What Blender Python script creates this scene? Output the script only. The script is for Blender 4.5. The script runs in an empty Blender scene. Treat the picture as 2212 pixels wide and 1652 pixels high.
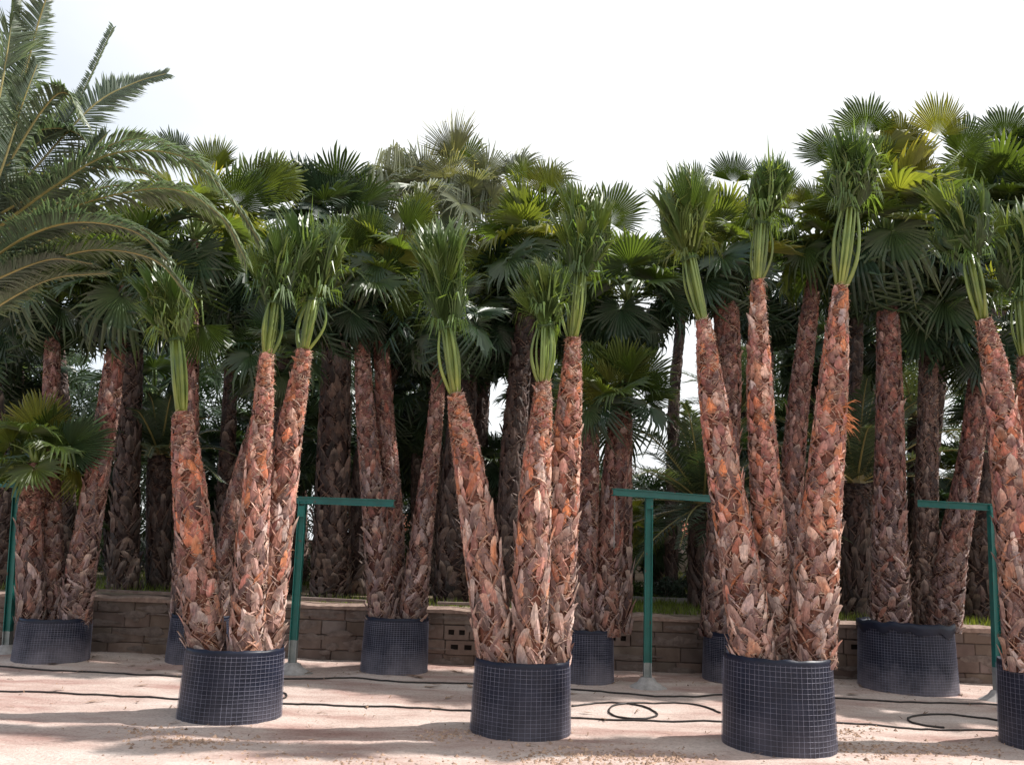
import bpy, math, random
from mathutils import Vector, Matrix, noise
R = math.radians
SC = bpy.context.scene
COL = SC.collection
rnd = random.Random(7)

# ---------------------------------------------------------------- camera
IMW, IMH, FPX = 2212.0, 1652.0, 1876.0
PITCH, ROLL = R(10.83), R(2.1)
CAM_POS = Vector((0, 0, 1.65))
CAM_M = Matrix.Rotation(math.pi/2 + PITCH, 3, 'X') @ Matrix.Rotation(ROLL, 3, 'Z')
cd = bpy.data.cameras.new('camera'); cam = bpy.data.objects.new('camera', cd); COL.objects.link(cam)
cam.matrix_world = Matrix.Translation(CAM_POS) @ CAM_M.to_4x4()
cd.sensor_width = 36.0; cd.lens = 36.0*FPX/IMW
cd.clip_start = 0.05; cd.clip_end = 3000
SC.camera = cam

def P(px, py, Y):
    """world point at depth Y (metres ahead of the camera) seen at photo position px, py"""
    d = CAM_M @ Vector(((px-IMW/2)/FPX, (IMH/2-py)/FPX, -1))
    return CAM_POS + d*(Y/d.y)
def G(px, py, z=0.0):
    d = CAM_M @ Vector(((px-IMW/2)/FPX, (IMH/2-py)/FPX, -1))
    return CAM_POS + d*((z-CAM_POS.z)/d.z)
def at_z(px, z, Y):
    """point at depth Y and height z in the column of photo position px"""
    lo, hi = -4000.0, 6000.0
    for _ in range(50):
        m = (lo+hi)/2
        if P(px, m, Y).z > z: lo = m
        else: hi = m
    return P(px, (lo+hi)/2, Y)

# ---------------------------------------------------------------- light
SUN_EL, SUN_AZ = R(49), R(9)      # azimuth measured from +X towards +Y (to the right and a little behind the palms)
sdir = Vector((math.cos(SUN_EL)*math.cos(SUN_AZ), math.cos(SUN_EL)*math.sin(SUN_AZ), math.sin(SUN_EL)))
W = bpy.data.worlds.new("World"); SC.world = W; W.use_nodes = True
nt = W.node_tree; nt.nodes.clear()
out = nt.nodes.new('ShaderNodeOutputWorld'); bg = nt.nodes.new('ShaderNodeBackground')
sky = nt.nodes.new('ShaderNodeTexSky'); sky.sky_type = 'NISHITA'; sky.sun_disc = False
sky.sun_elevation = SUN_EL; sky.sun_rotation = math.pi/2 - SUN_AZ
sky.air_density = 1.0; sky.dust_density = 2.5; sky.ozone_density = 1.0
tc = nt.nodes.new('ShaderNodeTexCoord'); mp = nt.nodes.new('ShaderNodeMapping'); mp.inputs['Scale'].default_value = (1, 1, 2.2)
nz = nt.nodes.new('ShaderNodeTexNoise'); nz.inputs['Scale'].default_value = 1.7; nz.inputs['Detail'].default_value = 5; nz.inputs['Roughness'].default_value = .5
sx = nt.nodes.new('ShaderNodeSeparateXYZ')
ma = nt.nodes.new('ShaderNodeMath'); ma.operation = 'MULTIPLY_ADD'; ma.inputs[1].default_value = 1.5; ma.inputs[2].default_value = .98
mb = nt.nodes.new('ShaderNodeMath'); mb.operation = 'ADD'; mb.use_clamp = True
mc = nt.nodes.new('ShaderNodeMath'); mc.operation = 'MULTIPLY_ADD'; mc.inputs[1].default_value = .9; mc.inputs[2].default_value = -.1
mix = nt.nodes.new('ShaderNodeMixRGB'); mix.inputs[2].default_value = (5.2, 5.35, 5.45, 1)
L = nt.links.new
L(tc.outputs['Generated'], mp.inputs[0]); L(mp.outputs[0], nz.inputs['Vector']); L(tc.outputs['Generated'], sx.inputs[0])
L(sx.outputs['X'], ma.inputs[0]); L(nz.outputs['Fac'], mc.inputs[0]); L(ma.outputs[0], mb.inputs[0]); L(mc.outputs[0], mb.inputs[1])
L(mb.outputs[0], mix.inputs[0]); L(sky.outputs[0], mix.inputs[1]); L(mix.outputs[0], bg.inputs[0])
bg.inputs[1].default_value = 0.13; L(bg.outputs[0], out.inputs[0])
sl = bpy.data.lights.new('sun', 'SUN'); sl.energy = 4.0; sl.angle = R(0.9); sl.color = (1.0, .95, .90)
so = bpy.data.objects.new('sun', sl); COL.objects.link(so); so.rotation_euler = sdir.to_track_quat('Z', 'Y').to_euler()
SC.view_settings.view_transform = 'Standard'; SC.view_settings.look = 'None'
SC.view_settings.exposure = 0.74; SC.view_settings.gamma = 1.0
SC.render.engine = 'CYCLES'
SC.cycles.max_bounces = 7; SC.cycles.diffuse_bounces = 3; SC.cycles.transmission_bounces = 5; SC.cycles.glossy_bounces = 2

# ---------------------------------------------------------------- mesh helpers
class MB:
    def __init__(s): s.v = []; s.f = []; s.m = []; s.c = []
    def add(s, verts, faces, mi=0, col=(1, 1, 1)):
        o = len(s.v)
        s.v.extend(verts)
        if isinstance(col, list): s.c.extend(col)
        else: s.c.extend([col]*len(verts))
        for f in faces: s.f.append([i+o for i in f]); s.m.append(mi)
    def mesh(s, name, mats, smooth=False):
        me = bpy.data.meshes.new(name)
        me.from_pydata([tuple(v) for v in s.v], [], s.f)
        for m in mats: me.materials.append(m)
        me.polygons.foreach_set('material_index', s.m)
        if smooth: me.polygons.foreach_set('use_smooth', [True]*len(s.f))
        ca = me.color_attributes.new('Col', 'FLOAT_COLOR', 'POINT')
        flat = []
        for c in s.c: flat.extend((c[0], c[1], c[2], 1.0))
        ca.data.foreach_set('color', flat)
        me.update(); return me
    def build(s, name, mats, parent=None, smooth=False, loc=None):
        me = s.mesh(name, mats if isinstance(mats, list) else [mats], smooth)
        return link(name, me, parent, loc)
    def box(s, x0, x1, y0, y1, z0, z1, mi=0, col=(1, 1, 1), M=None):
        vs = [Vector((x, y, z)) for z in (z0, z1) for y in (y0, y1) for x in (x0, x1)]
        if M is not None: vs = [M @ v for v in vs]
        s.add(vs, [(0, 2, 3, 1), (4, 5, 7, 6), (0, 1, 5, 4), (2, 6, 7, 3), (0, 4, 6, 2), (1, 3, 7, 5)], mi, col)
    def tube(s, pts, rads, n=8, mi=0, col=(1, 1, 1), flat=1.0, caps=True):
        fr = frames(pts); vs = []
        cols = [] if isinstance(col, list) else col
        for i, (p, (t, a, b)) in enumerate(zip(pts, fr)):
            r = rads[i] if isinstance(rads, (list, tuple)) else rads
            for k in range(n):
                q = 2*math.pi*k/n
                vs.append(p + a*(math.cos(q)*r) + b*(math.sin(q)*r*flat))
                if isinstance(col, list): cols.append(col[i])
        fs = [(i*n+k, i*n+(k+1) % n, (i+1)*n+(k+1) % n, (i+1)*n+k) for i in range(len(pts)-1) for k in range(n)]
        if caps: fs.append(tuple(range(n-1, -1, -1))); fs.append(tuple((len(pts)-1)*n+k for k in range(n)))
        s.add(vs, fs, mi, cols)

def frames(pts):
    res = []; a = None
    for i in range(len(pts)):
        t = (pts[min(i+1, len(pts)-1)] - pts[max(i-1, 0)])
        t = t.normalized() if t.length > 1e-9 else Vector((0, 0, 1))
        if a is None:
            a = Vector((1, 0, 0)) if abs(t.x) < .8 else Vector((0, 1, 0))
        a = (a - t*a.dot(t))
        a = a.normalized() if a.length > 1e-6 else t.orthogonal().normalized()
        res.append((t, a, t.cross(a)))
    return res
def link(name, me, parent=None, loc=None):
    o = bpy.data.objects.new(name, me); COL.objects.link(o)
    if parent is not None:
        o.parent = parent; o.matrix_parent_inverse = Matrix.Identity(4)
    if loc is not None: o.location = loc
    return o
def tag(o, label=None, cat=None, group=None, kind=None):
    if label: o['label'] = label
    if cat: o['category'] = cat
    if group: o['group'] = group
    if kind: o['kind'] = kind
    return o
def empty(name, loc, label, cat, group=None):
    o = bpy.data.objects.new(name, None); COL.objects.link(o); o.location = loc; o.empty_display_size = .2
    return tag(o, label, cat, group)
def spline(pts, n):
    """Catmull-Rom through tuples/Vectors, n samples"""
    pts = [Vector(p) for p in pts]
    if len(pts) == 2: return [pts[0].lerp(pts[1], i/(n-1)) for i in range(n)]
    res = []
    m = len(pts)-1
    for i in range(n):
        u = i/(n-1)*m; k = min(int(u), m-1); t = u-k
        p1, p2 = pts[k], pts[k+1]
        p0 = pts[k-1] if k > 0 else p1*2-p2
        p3 = pts[k+2] if k+2 <= m else p2*2-p1
        res.append(.5*((2*p1)+(p2-p0)*t+(2*p0-5*p1+4*p2-p3)*t*t+(3*p1-p0-3*p2+p3)*t*t*t))
    return res
def lerp(a, b, t): return a+(b-a)*t
def mixc(a, b, t): return tuple(lerp(x, y, t) for x, y in zip(a, b))

# ---------------------------------------------------------------- materials
def mat_base(name):
    m = bpy.data.materials.new(name); m.use_nodes = True
    n = m.node_tree; b = n.nodes['Principled BSDF']
    return m, n, b
def N(n, t, **kw):
    x = n.nodes.new(t)
    for k, v in kw.items():
        if k in x.inputs: x.inputs[k].default_value = v
        else: setattr(x, k, v)
    return x
def ramp(n, stops, fac):
    r = n.nodes.new('ShaderNodeValToRGB'); e = r.color_ramp.elements
    while len(e) > 1: e.remove(e[-1])
    e[0].position = stops[0][0]; e[0].color = (*stops[0][1], 1)
    for p, c in stops[1:]:
        q = e.new(p); q.color = (*c, 1)
    n.links.new(fac, r.inputs[0]); return r.outputs[0]
def mul(n, a, b, fac=1.0, mode='MULTIPLY'):
    x = n.nodes.new('ShaderNodeMixRGB'); x.blend_type = mode; x.inputs[0].default_value = fac
    n.links.new(a, x.inputs[1]); n.links.new(b, x.inputs[2]); return x.outputs[0]
def bump(n, b, h, strength=.5, dist=.01):
    x = n.nodes.new('ShaderNodeBump'); x.inputs['Strength'].default_value = strength; x.inputs['Distance'].default_value = dist
    n.links.new(h, x.inputs['Height']); n.links.new(x.outputs[0], b.inputs['Normal'])

def leaf_mat(name, stops, rough=.42, transl=.35, spec=.5, tint=(1.7, 1.55, .6, 1)):
    m, n, b = mat_base(name)
    oi = N(n, 'ShaderNodeObjectInfo'); tcn = N(n, 'ShaderNodeTexCoord')
    nz = N(n, 'ShaderNodeTexNoise', Scale=3.0, Detail=3.0); n.links.new(tcn.outputs['Object'], nz.inputs['Vector'])
    ad = N(n, 'ShaderNodeMath', operation='MULTIPLY_ADD'); ad.inputs[1].default_value = .75
    n.links.new(oi.outputs['Random'], ad.inputs[0])
    sc = N(n, 'ShaderNodeMath', operation='MULTIPLY'); sc.inputs[1].default_value = .35
    n.links.new(nz.outputs['Fac'], sc.inputs[0]); n.links.new(sc.outputs[0], ad.inputs[2])
    c = ramp(n, stops, ad.outputs[0])
    at = N(n, 'ShaderNodeAttribute', attribute_name='Col')
    c = mul(n, c, at.outputs['Color'])
    n.links.new(c, b.inputs['Base Color']); b.inputs['Roughness'].default_value = rough
    b.inputs['Specular IOR Level'].default_value = spec
    tr = N(n, 'ShaderNodeBsdfTranslucent')
    g = N(n, 'ShaderNodeMixRGB', blend_type='MULTIPLY'); g.inputs[0].default_value = 1; g.inputs[2].default_value = tint
    n.links.new(c, g.inputs[1]); n.links.new(g.outputs[0], tr.inputs['Color'])
    mx = N(n, 'ShaderNodeMixShader'); mx.inputs[0].default_value = transl
    n.links.new(b.outputs[0], mx.inputs[1]); n.links.new(tr.outputs[0], mx.inputs[2])
    n.links.new(mx.outputs[0], n.nodes['Material Output'].inputs['Surface'])
    return m
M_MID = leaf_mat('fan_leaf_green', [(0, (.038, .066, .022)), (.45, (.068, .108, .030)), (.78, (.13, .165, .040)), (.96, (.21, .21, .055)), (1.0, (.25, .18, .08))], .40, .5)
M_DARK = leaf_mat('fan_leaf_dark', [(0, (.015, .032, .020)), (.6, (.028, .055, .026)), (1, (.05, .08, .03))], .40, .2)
M_TIED = leaf_mat('fan_leaf_tied', [(0, (.062, .115, .040)), (.6, (.098, .155, .046)), (1, (.16, .205, .055))], .36, .38, .55)
M_GREY = leaf_mat('fan_leaf_weathered', [(0, (.13, .16, .12)), (.5, (.21, .24, .17)), (1, (.30, .31, .22))], .5, .3)
M_DATE = leaf_mat('feather_leaf', [(0, (.075, .105, .075)), (.6, (.115, .155, .10)), (1, (.16, .20, .12))], .38, .3, .6, (1.15, 1.4, .8, 1))
M_DATED = leaf_mat('feather_leaf_dark', [(0, (.030, .052, .034)), (.6, (.05, .08, .045)), (1, (.09, .11, .06))], .45, .3)
def petiole_mat(name, c1, c2):
    m, n, b = mat_base(name)
    tcn = N(n, 'ShaderNodeTexCoord'); nz = N(n, 'ShaderNodeTexNoise', Scale=5.0, Detail=4.0); n.links.new(tcn.outputs['Object'], nz.inputs['Vector'])
    c = ramp(n, [(.3, c1), (.7, c2)], nz.outputs['Fac']); at = N(n, 'ShaderNodeAttribute', attribute_name='Col')
    n.links.new(mul(n, c, at.outputs['Color']), b.inputs['Base Color']); b.inputs['Roughness'].default_value = .35
    return m
M_PET = petiole_mat('petiole_green', (.085, .145, .040), (.18, .24, .065))
M_RACH = petiole_mat('rachis_yellow', (.20, .18, .06), (.32, .27, .10))

def bark_mat(name, tone=1.0, sat=1.0):
    m, n, b = mat_base(name)
    at = N(n, 'ShaderNodeAttribute', attribute_name='Col'); tcn = N(n, 'ShaderNodeTexCoord')
    mpg = N(n, 'ShaderNodeMapping'); mpg.inputs['Scale'].default_value = (1, 1, .3)
    n.links.new(tcn.outputs['Object'], mpg.inputs[0])
    n1 = N(n, 'ShaderNodeTexNoise', Scale=60.0, Detail=5.0, Roughness=.7); n.links.new(mpg.outputs[0], n1.inputs['Vector'])
    n2 = N(n, 'ShaderNodeTexNoise', Scale=8.0, Detail=4.0); n.links.new(tcn.outputs['Object'], n2.inputs['Vector'])
    t1 = ramp(n, [(.25, (.45*tone,)*3), (.5, (.95*tone,)*3), (.75, (1.5*tone,)*3)], n1.outputs['Fac'])
    t2 = ramp(n, [(.3, (.7, .72, .78)), (.65, (1.15, 1.08, 1.02))], n2.outputs['Fac'])
    c = mul(n, mul(n, at.outputs['Color'], t1), t2)
    n.links.new(c, b.inputs['Base Color']); b.inputs['Roughness'].default_value = .6
    b.inputs['Specular IOR Level'].default_value = .35
    bump(n, b, n1.outputs['Fac'], .6, .006)
    return m
M_BARK = bark_mat('palm_bark')
M_BARKD = bark_mat('palm_bark_shaded', .55)  # same bark, with the deep shade of the back trunks put into its tone
M_BARKM = bark_mat('palm_bark_half_shaded', .78)  # same bark, toned down to paint the shade on the rear stems

def simple_noise_mat(name, stops, scale, rough=.8, bmp=.4, bdist=.01, metal=0, spec=.3, detail=6):
    m, n, b = mat_base(name)
    tcn = N(n, 'ShaderNodeTexCoord'); nz = N(n, 'ShaderNodeTexNoise', Scale=scale, Detail=float(detail), Roughness=.6)
    n.links.new(tcn.outputs['Object'], nz.inputs['Vector'])
    c = ramp(n, stops, nz.outputs['Fac']); at = N(n, 'ShaderNodeAttribute', attribute_name='Col')
    n.links.new(mul(n, c, at.outputs['Color']), b.inputs['Base Color']); b.inputs['Roughness'].default_value = rough
    b.inputs['Specular IOR Level'].default_value = spec; b.inputs['Metallic'].default_value = metal
    if bmp: bump(n, b, nz.outputs['Fac'], bmp, bdist)
    return m
M_WALL = simple_noise_mat('block_wall', [(.3, (.085, .060, .052)), (.5, (.14, .105, .09)), (.7, (.22, .175, .155))], 2.2, .9, .7, .02)
M_MORTAR = simple_noise_mat('mortar', [(.3, (.10, .075, .065)), (.7, (.19, .15, .13))], 14, .95, .6, .02)
M_GREEN = simple_noise_mat('green_paint', [(.3, (.003, .10, .085)), (.7, (.008, .16, .135))], 4, .4, .15, .003, spec=.5)
M_GALV = simple_noise_mat('bare_steel', [(.3, (.22, .25, .24)), (.7, (.36, .38, .37))], 8, .5, .2, .003, .4)
M_CONC = simple_noise_mat('concrete', [(.3, (.25, .23, .22)), (.7, (.42, .39, .37))], 12, .9, .5, .01)
M_HOSE = simple_noise_mat('black_hose', [(.3, (.02, .015, .016)), (.7, (.05, .045, .04))], 9, .5, .2, .002)
M_SOIL = simple_noise_mat('pot_soil', [(.3, (.04, .025, .02)), (.7, (.12, .08, .06))], 20, .95, .9, .03)
M_WIRE = simple_noise_mat('galvanised_wire', [(.3, (.11, .11, .15)), (.7, (.28, .28, .36))], 6, .6, 0, .001, 0, .5)
M_TWINE = simple_noise_mat('green_twine', [(.3, (.03, .07, .03)), (.7, (.08, .12, .05))], 30, .7, .3, .003)
M_ROOF = simple_noise_mat('terracotta', [(.3, (.30, .10, .06)), (.7, (.48, .18, .11))], 9, .8, .3, .02)
M_PLASTER = simple_noise_mat('far_plaster', [(.3, (.36, .30, .30)), (.7, (.55, .48, .46))], 3, .9, .2, .02)
M_TWIG = simple_noise_mat('bare_twig', [(.3, (.14, .10, .09)), (.7, (.25, .20, .17))], 9, .9, 0)
M_GRASS = leaf_mat('grass_blade', [(0, (.05, .09, .02)), (.6, (.10, .15, .03)), (1, (.2, .2, .06))], .6, .3)
M_LITTER = simple_noise_mat('dry_litter', [(.3, (.20, .12, .08)), (.7, (.42, .30, .22))], 9, .9, 0)
M_CLOD = simple_noise_mat('soil_clod', [(.3, (.30, .20, .15)), (.7, (.50, .37, .29))], 20, .95, .6, .01)

def rust(m):
    n = m.node_tree; b = n.nodes['Principled BSDF']; src = b.inputs['Base Color'].links[0].from_socket
    tcn = N(n, 'ShaderNodeTexCoord'); nz = N(n, 'ShaderNodeTexNoise', Scale=11.0, Detail=8.0, Roughness=.7); n.links.new(tcn.outputs['Object'], nz.inputs['Vector'])
    f = ramp(n, [(.60, (0, 0, 0)), (.66, (1, 1, 1))], nz.outputs['Fac']); mx = n.nodes.new('ShaderNodeMixRGB'); n.links.new(f, mx.inputs[0]); n.links.new(src, mx.inputs[1]); mx.inputs[2].default_value = (.12, .06, .04, 1)
    n.links.new(mx.outputs[0], b.inputs['Base Color'])
rust(M_GREEN)
def liner_mat(name, dust):
    m, n, b = mat_base(name)
    tcn = N(n, 'ShaderNodeTexCoord'); sp = N(n, 'ShaderNodeSeparateXYZ'); n.links.new(tcn.outputs['Object'], sp.inputs[0])
    nz = N(n, 'ShaderNodeTexNoise', Scale=4.0, Detail=6.0, Roughness=.65); n.links.new(tcn.outputs['Object'], nz.inputs['Vector'])
    # earth splashed on the lower band of the plastic
    ml = N(n, 'ShaderNodeMath', operation='MULTIPLY_ADD'); ml.inputs[1].default_value = -1.3; n.links.new(sp.outputs['Z'], ml.inputs[0]); n.links.new(nz.outputs['Fac'], ml.inputs[2])
    f = ramp(n, [(.05, (0, 0, 0)), (.75, (dust,)*3)], ml.outputs[0])
    mx = n.nodes.new('ShaderNodeMixRGB'); n.links.new(f, mx.inputs[0])
    base = ramp(n, [(.3, (.006, .008, .018)), (.7, (.013, .017, .036))], nz.outputs['Fac'])
    n.links.new(base, mx.inputs[1]); mx.inputs[2].default_value = (.26, .23, .25, 1)
    n.links.new(mx.outputs[0], b.inputs['Base Color'])
    rr = ramp(n, [(0, (.42,)*3), (1, (.9,)*3)], f); n.links.new(rr, b.inputs['Roughness']); b.inputs['Specular IOR Level'].default_value = .28
    n3 = N(n, 'ShaderNodeTexNoise', Scale=9.0, Detail=3.0); n.links.new(tcn.outputs['Object'], n3.inputs['Vector'])
    bump(n, b, n3.outputs['Fac'], .25, .015)
    return m
M_LINER = liner_mat('black_plastic_liner', .28)
M_LINERD = liner_mat('dusty_plastic_liner', .85)

def ground_mat(name, terr=False):
    m, n, b = mat_base(name)
    tcn = N(n, 'ShaderNodeTexCoord')
    mpg = N(n, 'ShaderNodeMapping'); mpg.inputs['Scale'].default_value = (.45, 1.3, 1); n.links.new(tcn.outputs['Object'], mpg.inputs[0])
    n1 = N(n, 'ShaderNodeTexNoise', Scale=1.1, Detail=7.0, Roughness=.65); n.links.new(mpg.outputs[0], n1.inputs['Vector'])
    n2 = N(n, 'ShaderNodeTexNoise', Scale=38.0, Detail=6.0, Roughness=.75); n.links.new(tcn.outputs['Object'], n2.inputs['Vector'])
    n3 = N(n, 'ShaderNodeTexVoronoi', Scale=55.0); n.links.new(tcn.outputs['Object'], n3.inputs['Vector'])
    if terr: c = ramp(n, [(.3, (.12, .09, .06)), (.5, (.22, .17, .12)), (.7, (.34, .28, .21))], n1.outputs['Fac'])
    else: c = ramp(n, [(.28, (.27, .15, .125)), (.40, (.39, .265, .23)), (.53, (.53, .42, .37)), (.72, (.67, .58, .53))], n1.outputs['Fac'])
    d = ramp(n, [(.3, (.62, .6, .58)), (.5, (1, 1, 1)), (.7, (1.15, 1.15, 1.15))], n2.outputs['Fac'])
    c = mul(n, c, d); v = ramp(n, [(0, (.72, .7, .68)), (.22, (1, 1, 1))], n3.outputs['Distance']); c = mul(n, c, v, .6)
    n.links.new(c, b.inputs['Base Color']); b.inputs['Roughness'].default_value = .95; b.inputs['Specular IOR Level'].default_value = .15
    bump(n, b, mul(n, n2.outputs['Fac'], n1.outputs['Fac']), .8, .03)
    return m
M_GROUND = ground_mat('sandy_earth'); M_TERR = ground_mat('terrace_earth', True)

# ---------------------------------------------------------------- ground, terrace, wall
WALL_Y, TERR_Z = 12.7, .80
POTS = {   # name: (px centre, px half width, py front bottom, rim py)
 'f1': (494, 106, 1571, 1405), 'f2': (1123, 106, 1606, 1432), 'f3': (1683, 117, 1640, 1424), 'f4': (2287, 110, 1640, 1440),
 'r0': (108, 76, 1438, 1338), 'r1': (430, 70, 1440, 1330), 'r2': (850, 71, 1461, 1336), 'r3': (1262, 62, 1482, 1362), 'r4': (1590, 70, 1482, 1370), 'r5': (1962, 100, 1505, 1350)}
PG = {}
for k, (cx, hw, yb, yt) in POTS.items():
    g = G(cx, yb); r = hw/FPX*g.y*1.0; r = hw/FPX*(g.y+r)*.925
    c = Vector((P(cx, yb, g.y+r).x, g.y+r, 0)); top = P(cx, yt, g.y+r*.3).z
    PG[k] = (c, r, top)
def gz(x, y):
    f = max(0.0, 1-max(0, abs(x)-9)/8)*max(0.0, 1-max(0, y-13)/5)
    z = (noise.noise(Vector((x*.8, y*.9, 0)))*.03 + noise.noise(Vector((x*3, y*3, 5)))*.012 + noise.noise(Vector((x*9, y*9, 9)))*.005)*f
    nr = min((max(0, math.hypot(x-c.x, y-c.y)-r) for c, r, t in PG.values())); z *= min(1, .12+nr/.5)
    for c, r, t in PG.values():       # loose earth heaped round each container
        d = math.hypot(x-c.x, y-c.y)-r
        if -.3 < d < .5: z += .02*max(0, 1-abs(d)/.5)**2*(1+.35*noise.noise(Vector((x*6, y*6, 2))))
    if 12.0 < y < 13: z += .05*(y-12.0)
    return z
def axis_list(a, b, fine, lo, hi):
    v = []; t = a
    while t < b: v.append(t); t += fine
    v.append(b); s = fine; t = b
    while t < hi: s *= 1.35; t += s; v.append(min(t, hi))
    s = fine; t = a
    while t > lo: s *= 1.35; t -= s; v.insert(0, max(t, lo))
    return v
xs = axis_list(-8, 8, .075, -900, 900); ys = axis_list(4.6, 13.0, .06, -60, 1800)
mbg = MB(); nx = len(xs)
for y in ys:
    for x in xs: mbg.v.append((x, y, gz(x, y) if -12 < x < 12 and 2 < y < 14 else 0.0)); mbg.c.append((1, 1, 1))
for j in range(len(ys)-1):
    for i in range(nx-1): mbg.f.append((j*nx+i, j*nx+i+1, (j+1)*nx+i+1, (j+1)*nx+i)); mbg.m.append(0)
tag(mbg.build('ground', M_GROUND, smooth=True), kind='structure')

mt = MB(); xs2 = axis_list(-14, 14, .5, -900, 900); ys2 = [WALL_Y+.17, 13.2, 13.6]+axis_list(14, 24, .5, 14, 1500)[0:]
nx = len(xs2)
for y in ys2:
    for x in xs2:
        mt.v.append((x, y, TERR_Z-.03+noise.noise(Vector((x*.5, y*.5, 3)))*.05)); mt.c.append((1, 1, 1))
for j in range(len(ys2)-1):
    for i in range(nx-1): mt.f.append((j*nx+i, j*nx+i+1, (j+1)*nx+i+1, (j+1)*nx+i)); mt.m.append(0)
tag(mt.build('terrace', M_TERR, smooth=True), kind='structure')

wall = empty('retaining_wall', (0, WALL_Y, 0), 'low brown block wall holding up the planted terrace behind the containers', 'wall')
core = MB(); core.box(-13, 13, .02, .2, -.2, TERR_Z-.06); core.build('mortar_core', M_MORTAR, wall)
bl = MB(); hol = []
rw = random.Random(3)
BH = .2
def wall_block(m, x0, x1, z0, z1, col, dy=0.0):
    b = .012
    y0 = -.020-dy
    vs = [(x0, .03, z0), (x1, .03, z0), (x1, .03, z1), (x0, .03, z1), (x0, y0+b, z0), (x1, y0+b, z0), (x1, y0+b, z1), (x0, y0+b, z1),
          (x0+b, y0, z0+b), (x1-b, y0, z0+b), (x1-b, y0, z1-b), (x0+b, y0, z1-b)]
    fs = [(8, 9, 10, 11), (4, 5, 9, 8), (5, 6, 10, 9), (6, 7, 11, 10), (7, 4, 8, 11), (0, 1, 5, 4), (1, 2, 6, 5), (2, 3, 7, 6), (3, 0, 4, 7)]
    m.add([Vector(v) for v in vs], fs, 0, col)
HOLES = [(965, 1363), (985, 1398), (1345, 1378), (1838, 1402), (1640, 1385)]
hx = []
for px, py in HOLES:
    p = P(px, py, WALL_Y); hx.append((p.x, p.z))
for row in range(4):
    z0 = -.03+row*BH; x = -13+rw.uniform(0, .3)
    while x < 13:
        w = rw.choice((.45, .45, .5, .35, .6))*rw.uniform(.96, 1.04)
        t = rw.uniform(.82, 1.1); col = (t*rw.uniform(.97, 1.08), t, t*rw.uniform(.9, 1.02))
        hollow = any(x <= a < x+w and z0 <= b < z0+BH for a, b in hx)
        if hollow:
            h = MB(); dy = 0
            x0, x1, z1 = x+.008, x+w-.008, z0+BH-.012
            hh = (z0+.065, z0+.135); cw = (x1-x0)
            a0, a1, b0, b1 = x0+cw*.16, x0+cw*.40, x0+cw*.60, x0+cw*.84
            for (q0, q1, r0, r1) in ((x0, x1, z0, hh[0]), (x0, x1, hh[1], z1), (x0, a0, hh[0], hh[1]), (a1, b0, hh[0], hh[1]), (b1, x1, hh[0], hh[1])):
                h.box(q0, q1, -.035, .018, r0, r1, 0, (1.1, 1.05, 1))
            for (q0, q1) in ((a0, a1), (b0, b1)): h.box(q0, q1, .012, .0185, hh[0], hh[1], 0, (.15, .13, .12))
            h.build('hollow_block', M_WALL, wall)
        else:
            wall_block(bl, x+.003, x+w-.003, z0+.003, z0+BH-.003, col, rw.uniform(0, .012))
        x += w
bl.build('blocks', M_WALL, wall)
sm = MB()        # mortar smeared over the joints and faces
for _ in range(260):
    x = rw.uniform(-9, 9); z = rw.uniform(.02, .72); w_, h_ = rw.uniform(.05, .35), rw.uniform(.015, .07)
    if any(abs(x-a) < .3 and abs(z-b) < .16 for a, b in hx): continue
    ring = [Vector((x+math.cos(a)*w_*rw.uniform(.6, 1.1), -.034, z+math.sin(a)*h_*rw.uniform(.5, 1.2))) for a in [2*math.pi*k/11 for k in range(11)]]
    sm.add([Vector((x, -.042, z))]+ring+[Vector((v.x, -.018, v.z)) for v in ring], [(0, 1+k, 1+(k+1) % 11) for k in range(11)]+[(1+k, 12+k, 12+(k+1) % 11, 1+(k+1) % 11) for k in range(11)])
sm.build('mortar_smears', M_MORTAR, wall)
cap = MB(); n = 200
for i in range(n+1):
    x = -13+26*i/n; h = TERR_Z+.0+noise.noise(Vector((x*1.7, 0, 0)))*.035+rw.uniform(-.008, .008); d = .05+.03*noise.noise(Vector((x*2.1, 4, 0)))
    cap.v += [Vector((x, -d, TERR_Z-.075)), Vector((x, -d-.01, h-.03)), Vector((x, .02, h)), Vector((x, .30, h-.005)), Vector((x, .45, TERR_Z-.1))]
    cap.c += [(1.9, 1.75, 1.65)]*5
    if i:
        o = 5*(i-1)
        for k in range(4): cap.f.append((o+k, o+5+k, o+6+k, o+1+k)); cap.m.append(0)
cap.build('capping', M_MORTAR, wall)
# pale kerb on the terrace and planks laid on the wall
for (a, b, y, lab) in (((1330, 1276), (2100, 1292), 16.5, 'long pale concrete kerb crossing the grassy terrace behind the posts'),):
    k = MB(); A, B = P(a[0], a[1], y), P(b[0], b[1], y)
    k.box(0, (B-A).length, -.08, .08, TERR_Z-.1, TERR_Z+.07); tag(k.build('kerb', M_CONC, None, loc=(A.x, y, 0)), lab, 'kerb')
for i, (x0, x1, lab) in enumerate(((630, 790, 'weathered plank lying on top of the block wall left of the middle rear container'), (945, 1030, 'short weathered plank lying on top of the block wall right of the middle rear container'), (215, 375, 'grey plank lying on top of the block wall beside the leftmost rear container'))):
    A = at_z(x0, TERR_Z, WALL_Y+.15); B = at_z(x1, TERR_Z, WALL_Y+.15)
    k = MB(); k.box(0, B.x-A.x, -.06, .06, 0, .035); o = k.build('plank', M_TWIG, loc=(A.x, WALL_Y+.13, TERR_Z+.035)); o.rotation_euler = (0, R([.8, -.6, .2][i]), R([1, -1, .4][i]))
    tag(o, lab, 'plank', 'planks on the block wall')

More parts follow.
